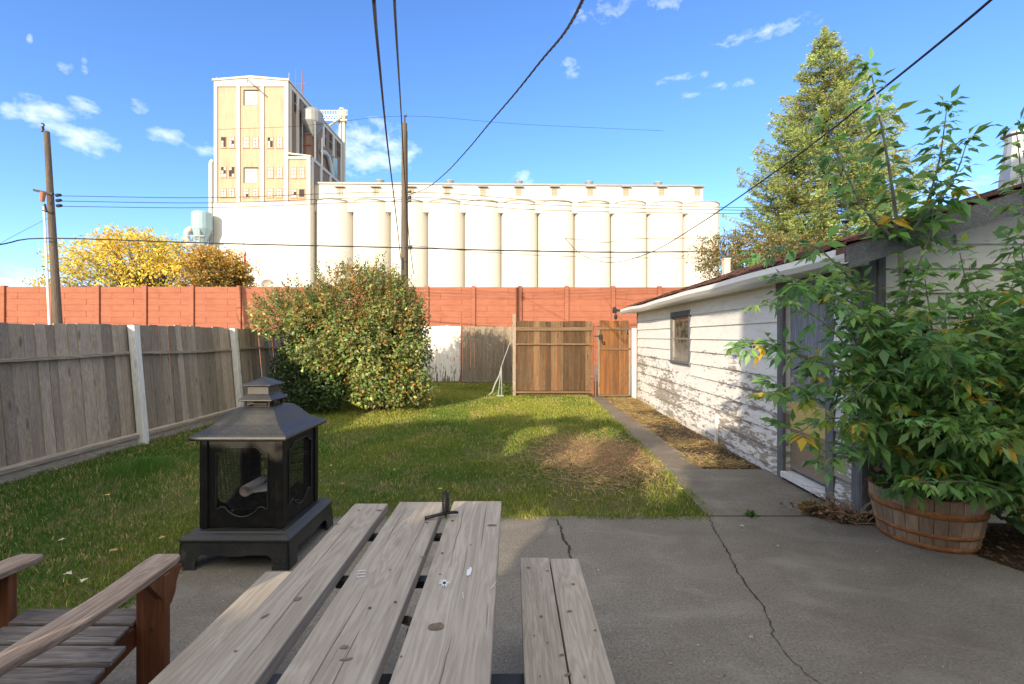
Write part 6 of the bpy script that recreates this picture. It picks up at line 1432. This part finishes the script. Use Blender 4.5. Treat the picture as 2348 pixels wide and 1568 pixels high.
for k in range(20):
    a = PX(random.uniform(2000, 2110), random.uniform(700, 1050), 3.55); b = PX(random.uniform(1860, 2120), random.uniform(640, 1090), random.uniform(3.05, 3.5)); leafy(m, [a, (a + b) / 2 + Vector((0, -.05, .08)), b], .006, .002, random.uniform(.08, .11), .08, .2)
m.build('trunk', M['stem'], be); print('sapling leaves', flush(be, 'crown'))
cr_ = thing('creeper_bush', 'dense dark green leafy shrub and creeper filling the right edge behind the barrel', 'shrub', (3.9, 3.45, 0))
m = MB(); random.seed(21)
for k in range(84):
    bx_ = random.uniform(3.25, 4.6); a = Vector((bx_, random.uniform(3.3, 3.75), random.uniform(.1, .6))); px_ = random.uniform(2030, 2480); pyt = random.uniform(700, 1130) if px_ < 2180 else random.uniform(610, 1130)
    yy_ = random.uniform(2.75, 3.7); b = PX(px_, pyt, yy_); mid_ = (a + b) / 2 + Vector((random.uniform(-.1, .1), random.uniform(-.1, .1), .15)); leafy(m, [a, mid_, b], .007, .002, random.uniform(.07, .11), .068, .25)
for (px_, py_, yy_) in [(2330, 300, 3.0), (2200, 580, 3.1), (2340, 560, 2.8), (2120, 640, 3.2), (2400, 350, 3.1)]:
    b = PX(px_, py_, yy_); a = PX(px_ + random.uniform(-40, 60), 900, yy_ + .3); leafy(m, [a, (a + b) / 2 + Vector((.04, 0, 0)), b], .010, .003, .10, .07, .3)
m.build('stems', M['stem'], cr_); print('creeper leaves', flush(cr_))
# big loose leaves hanging over the barrel
N = 2600; E = [((3.95, 3.4, .75), (.75, .4, .75)), ((3.45, 3.5, .75), (.5, .3, .45)), ((4.3, 3.3, 1.4), (.9, .4, .9)), ((3.6, 3.55, 1.15), (.5, .3, .45)), ((4.0, 3.3, .35), (.6, .35, .35))]; L4 = Lump(E); P = L4.sample(N, .55, 1.05); P = P[P[:, 2] > .2]; N = len(P)
P = P[(np.hypot(P[:, 0] - BX, P[:, 1] - BYc) > .40) | (P[:, 2] > .42)]; P = P[~((P[:, 0] < 3.65) & (P[:, 2] < .40))]; N = len(P)
leaf_obj('hanging_leaves', M['leaf'], P, nrm(rng.normal(0, .6, (N, 3)) + np.array([-.25, -.55, -.45])), nrm(rng.normal(0, .35, (N, 3)) + np.array([-.2, -.6, .7])), rng.uniform(.07, .15, N), rng.uniform(.045, .09, N), np.array([gcol() for _ in range(N)]) * .95, cr_, tuple(ORG[cr_]), .12)
n = 260; a = rng.uniform(0, 6.283, n); r_ = rng.uniform(.0, .33, n); C = np.stack([BX + r_ * np.cos(a), BYc + r_ * np.sin(a), .35 + rng.uniform(0, .12, n)], 1)
t = thing('barrel_weeds', 'low leafy plants and dried leaves filling the top of the half barrel', 'plant', (BX, BYc, .35)); cb = cvar((.09, .15, .04), n, .3); k = rng.random(n) < .3; cb[k] = cvar((.25, .14, .07), int(k.sum()), .3)
leaf_obj('foliage', M['leaf'], C, nrm(np.stack([np.cos(a) * .6, np.sin(a) * .6 - .3, rng.uniform(-.3, .6, n)], 1)), rdir(n) + np.array([0, -.3, .8]), rng.uniform(.05, .11, n), rng.uniform(.03, .06, n), cb, t, (BX, BYc, .35))
# ================================================================== UNSEEN BLOCKERS BEHIND THE CAMERA (shaped to throw the shade)
hx0 = -.5
q = NT('house_stucco', .9, 0, .1); q.color((.80, .78, .74)); M['house'] = q.m  # unseen wall, kept pale to bounce light into the shade
t = thing('house', 'unseen pale stucco house behind the viewpoint, shaped to shade the patio', 'building', (3.5, -6, 0))
m = MB(); m.box(hx0, 9.0, -11, -1.9, -.1, 4.3); m.build('house_wall', M['house'], t)
m = MB(); m.prism([(hx0 - .3, 4.31), (9.3, 4.31), (4.7, 6.0)], 'y', -11.3, -1.6); m.build('house_roof', M['shingle'], t)
# unseen leaf screen added to shade the yard, with chosen gaps of light
sh, ch_ = math.sin(R(SUN_A)), math.cos(R(SUN_A)); tE = math.tan(R(SUN_E))
def back(x, y, z, yb):
    s = (y - yb) / ch_; return x - s * sh, z + s * tE
YB = -2.6
ppt = [back(x, y, 0, YB) for x, y in [(-5.2, 6.2), (-3.4, 7.3), (-2.2, 8.1), (-1.4, 8.6), (0.2, 8.75), (1.6, 8.5), (2.0, 7.6), (2.85, 6.9)]]
ppt.sort(); hxs = np.array([p[0] for p in ppt]); hzs = np.array([p[1] for p in ppt])
holes = [(*back(.06, 3.72, 0, YB), .20, .11), (*back(-.0, 3.3, 0, YB), .08, .16), (*back(-1.12, 1.95, .45, YB), .16, .06), (*back(1.55, 4.65, 0, YB), .25, .10), (*back(.9, 4.9, 0, YB), .14, .05), (*back(-.3, 6.3, 0, YB), .42, .12), (*back(.8, 5.9, 0, YB), .35, .09), (*back(2.0, 5.9, 0, YB), .42, .22), (*back(2.6, 6.2, 0, YB), .2, .2), (*back(1.3, 7.1, 0, YB), .3, .18), (*back(.2, 7.4, 0, YB), .5, .13)]
t = thing('shade_hedge', 'unseen leafy screen added behind the viewpoint to shade the yard', 'shade_hedge', (-6, YB, 0))
N = 130000; X = rng.uniform(-14, hx0 + .1, N); Z = rng.uniform(-.05, 4.2, N)
top_ = np.interp(X, hxs, hzs) + (fnoise(X, Z * 0, 2.2, 3) - .5) * .42; k = (Z < top_)
for (hx_, hz_, rx_, rz_) in holes: k &= ((X - hx_) / (rx_ + .06)) ** 2 + ((Z - hz_) / (rz_ + .05)) ** 2 > 1 + .5 * (fnoise(X, Z, 9, 5) - .5)
X, Z = X[k], Z[k]; n = len(X); Yv = YB + rng.normal(0, .07, n)
quad_obj('foliage', M['leaf'], np.stack([X, Yv, Z], 1), rdir(n), rdir(n) * .5 + np.array([0, 1, .1]), rng.uniform(.07, .13, n), rng.uniform(.05, .09, n), cvar((.06, .10, .03), n, .25), t, tuple(ORG[t]))
m = MB()
for k in range(30): x = -13.5 + k * .45; m.tube([(x, YB - .1, -.1), (x + .1, YB - .1, 1.0)], [.03, .015], 5)
m.build('stems', M['stem'], t)
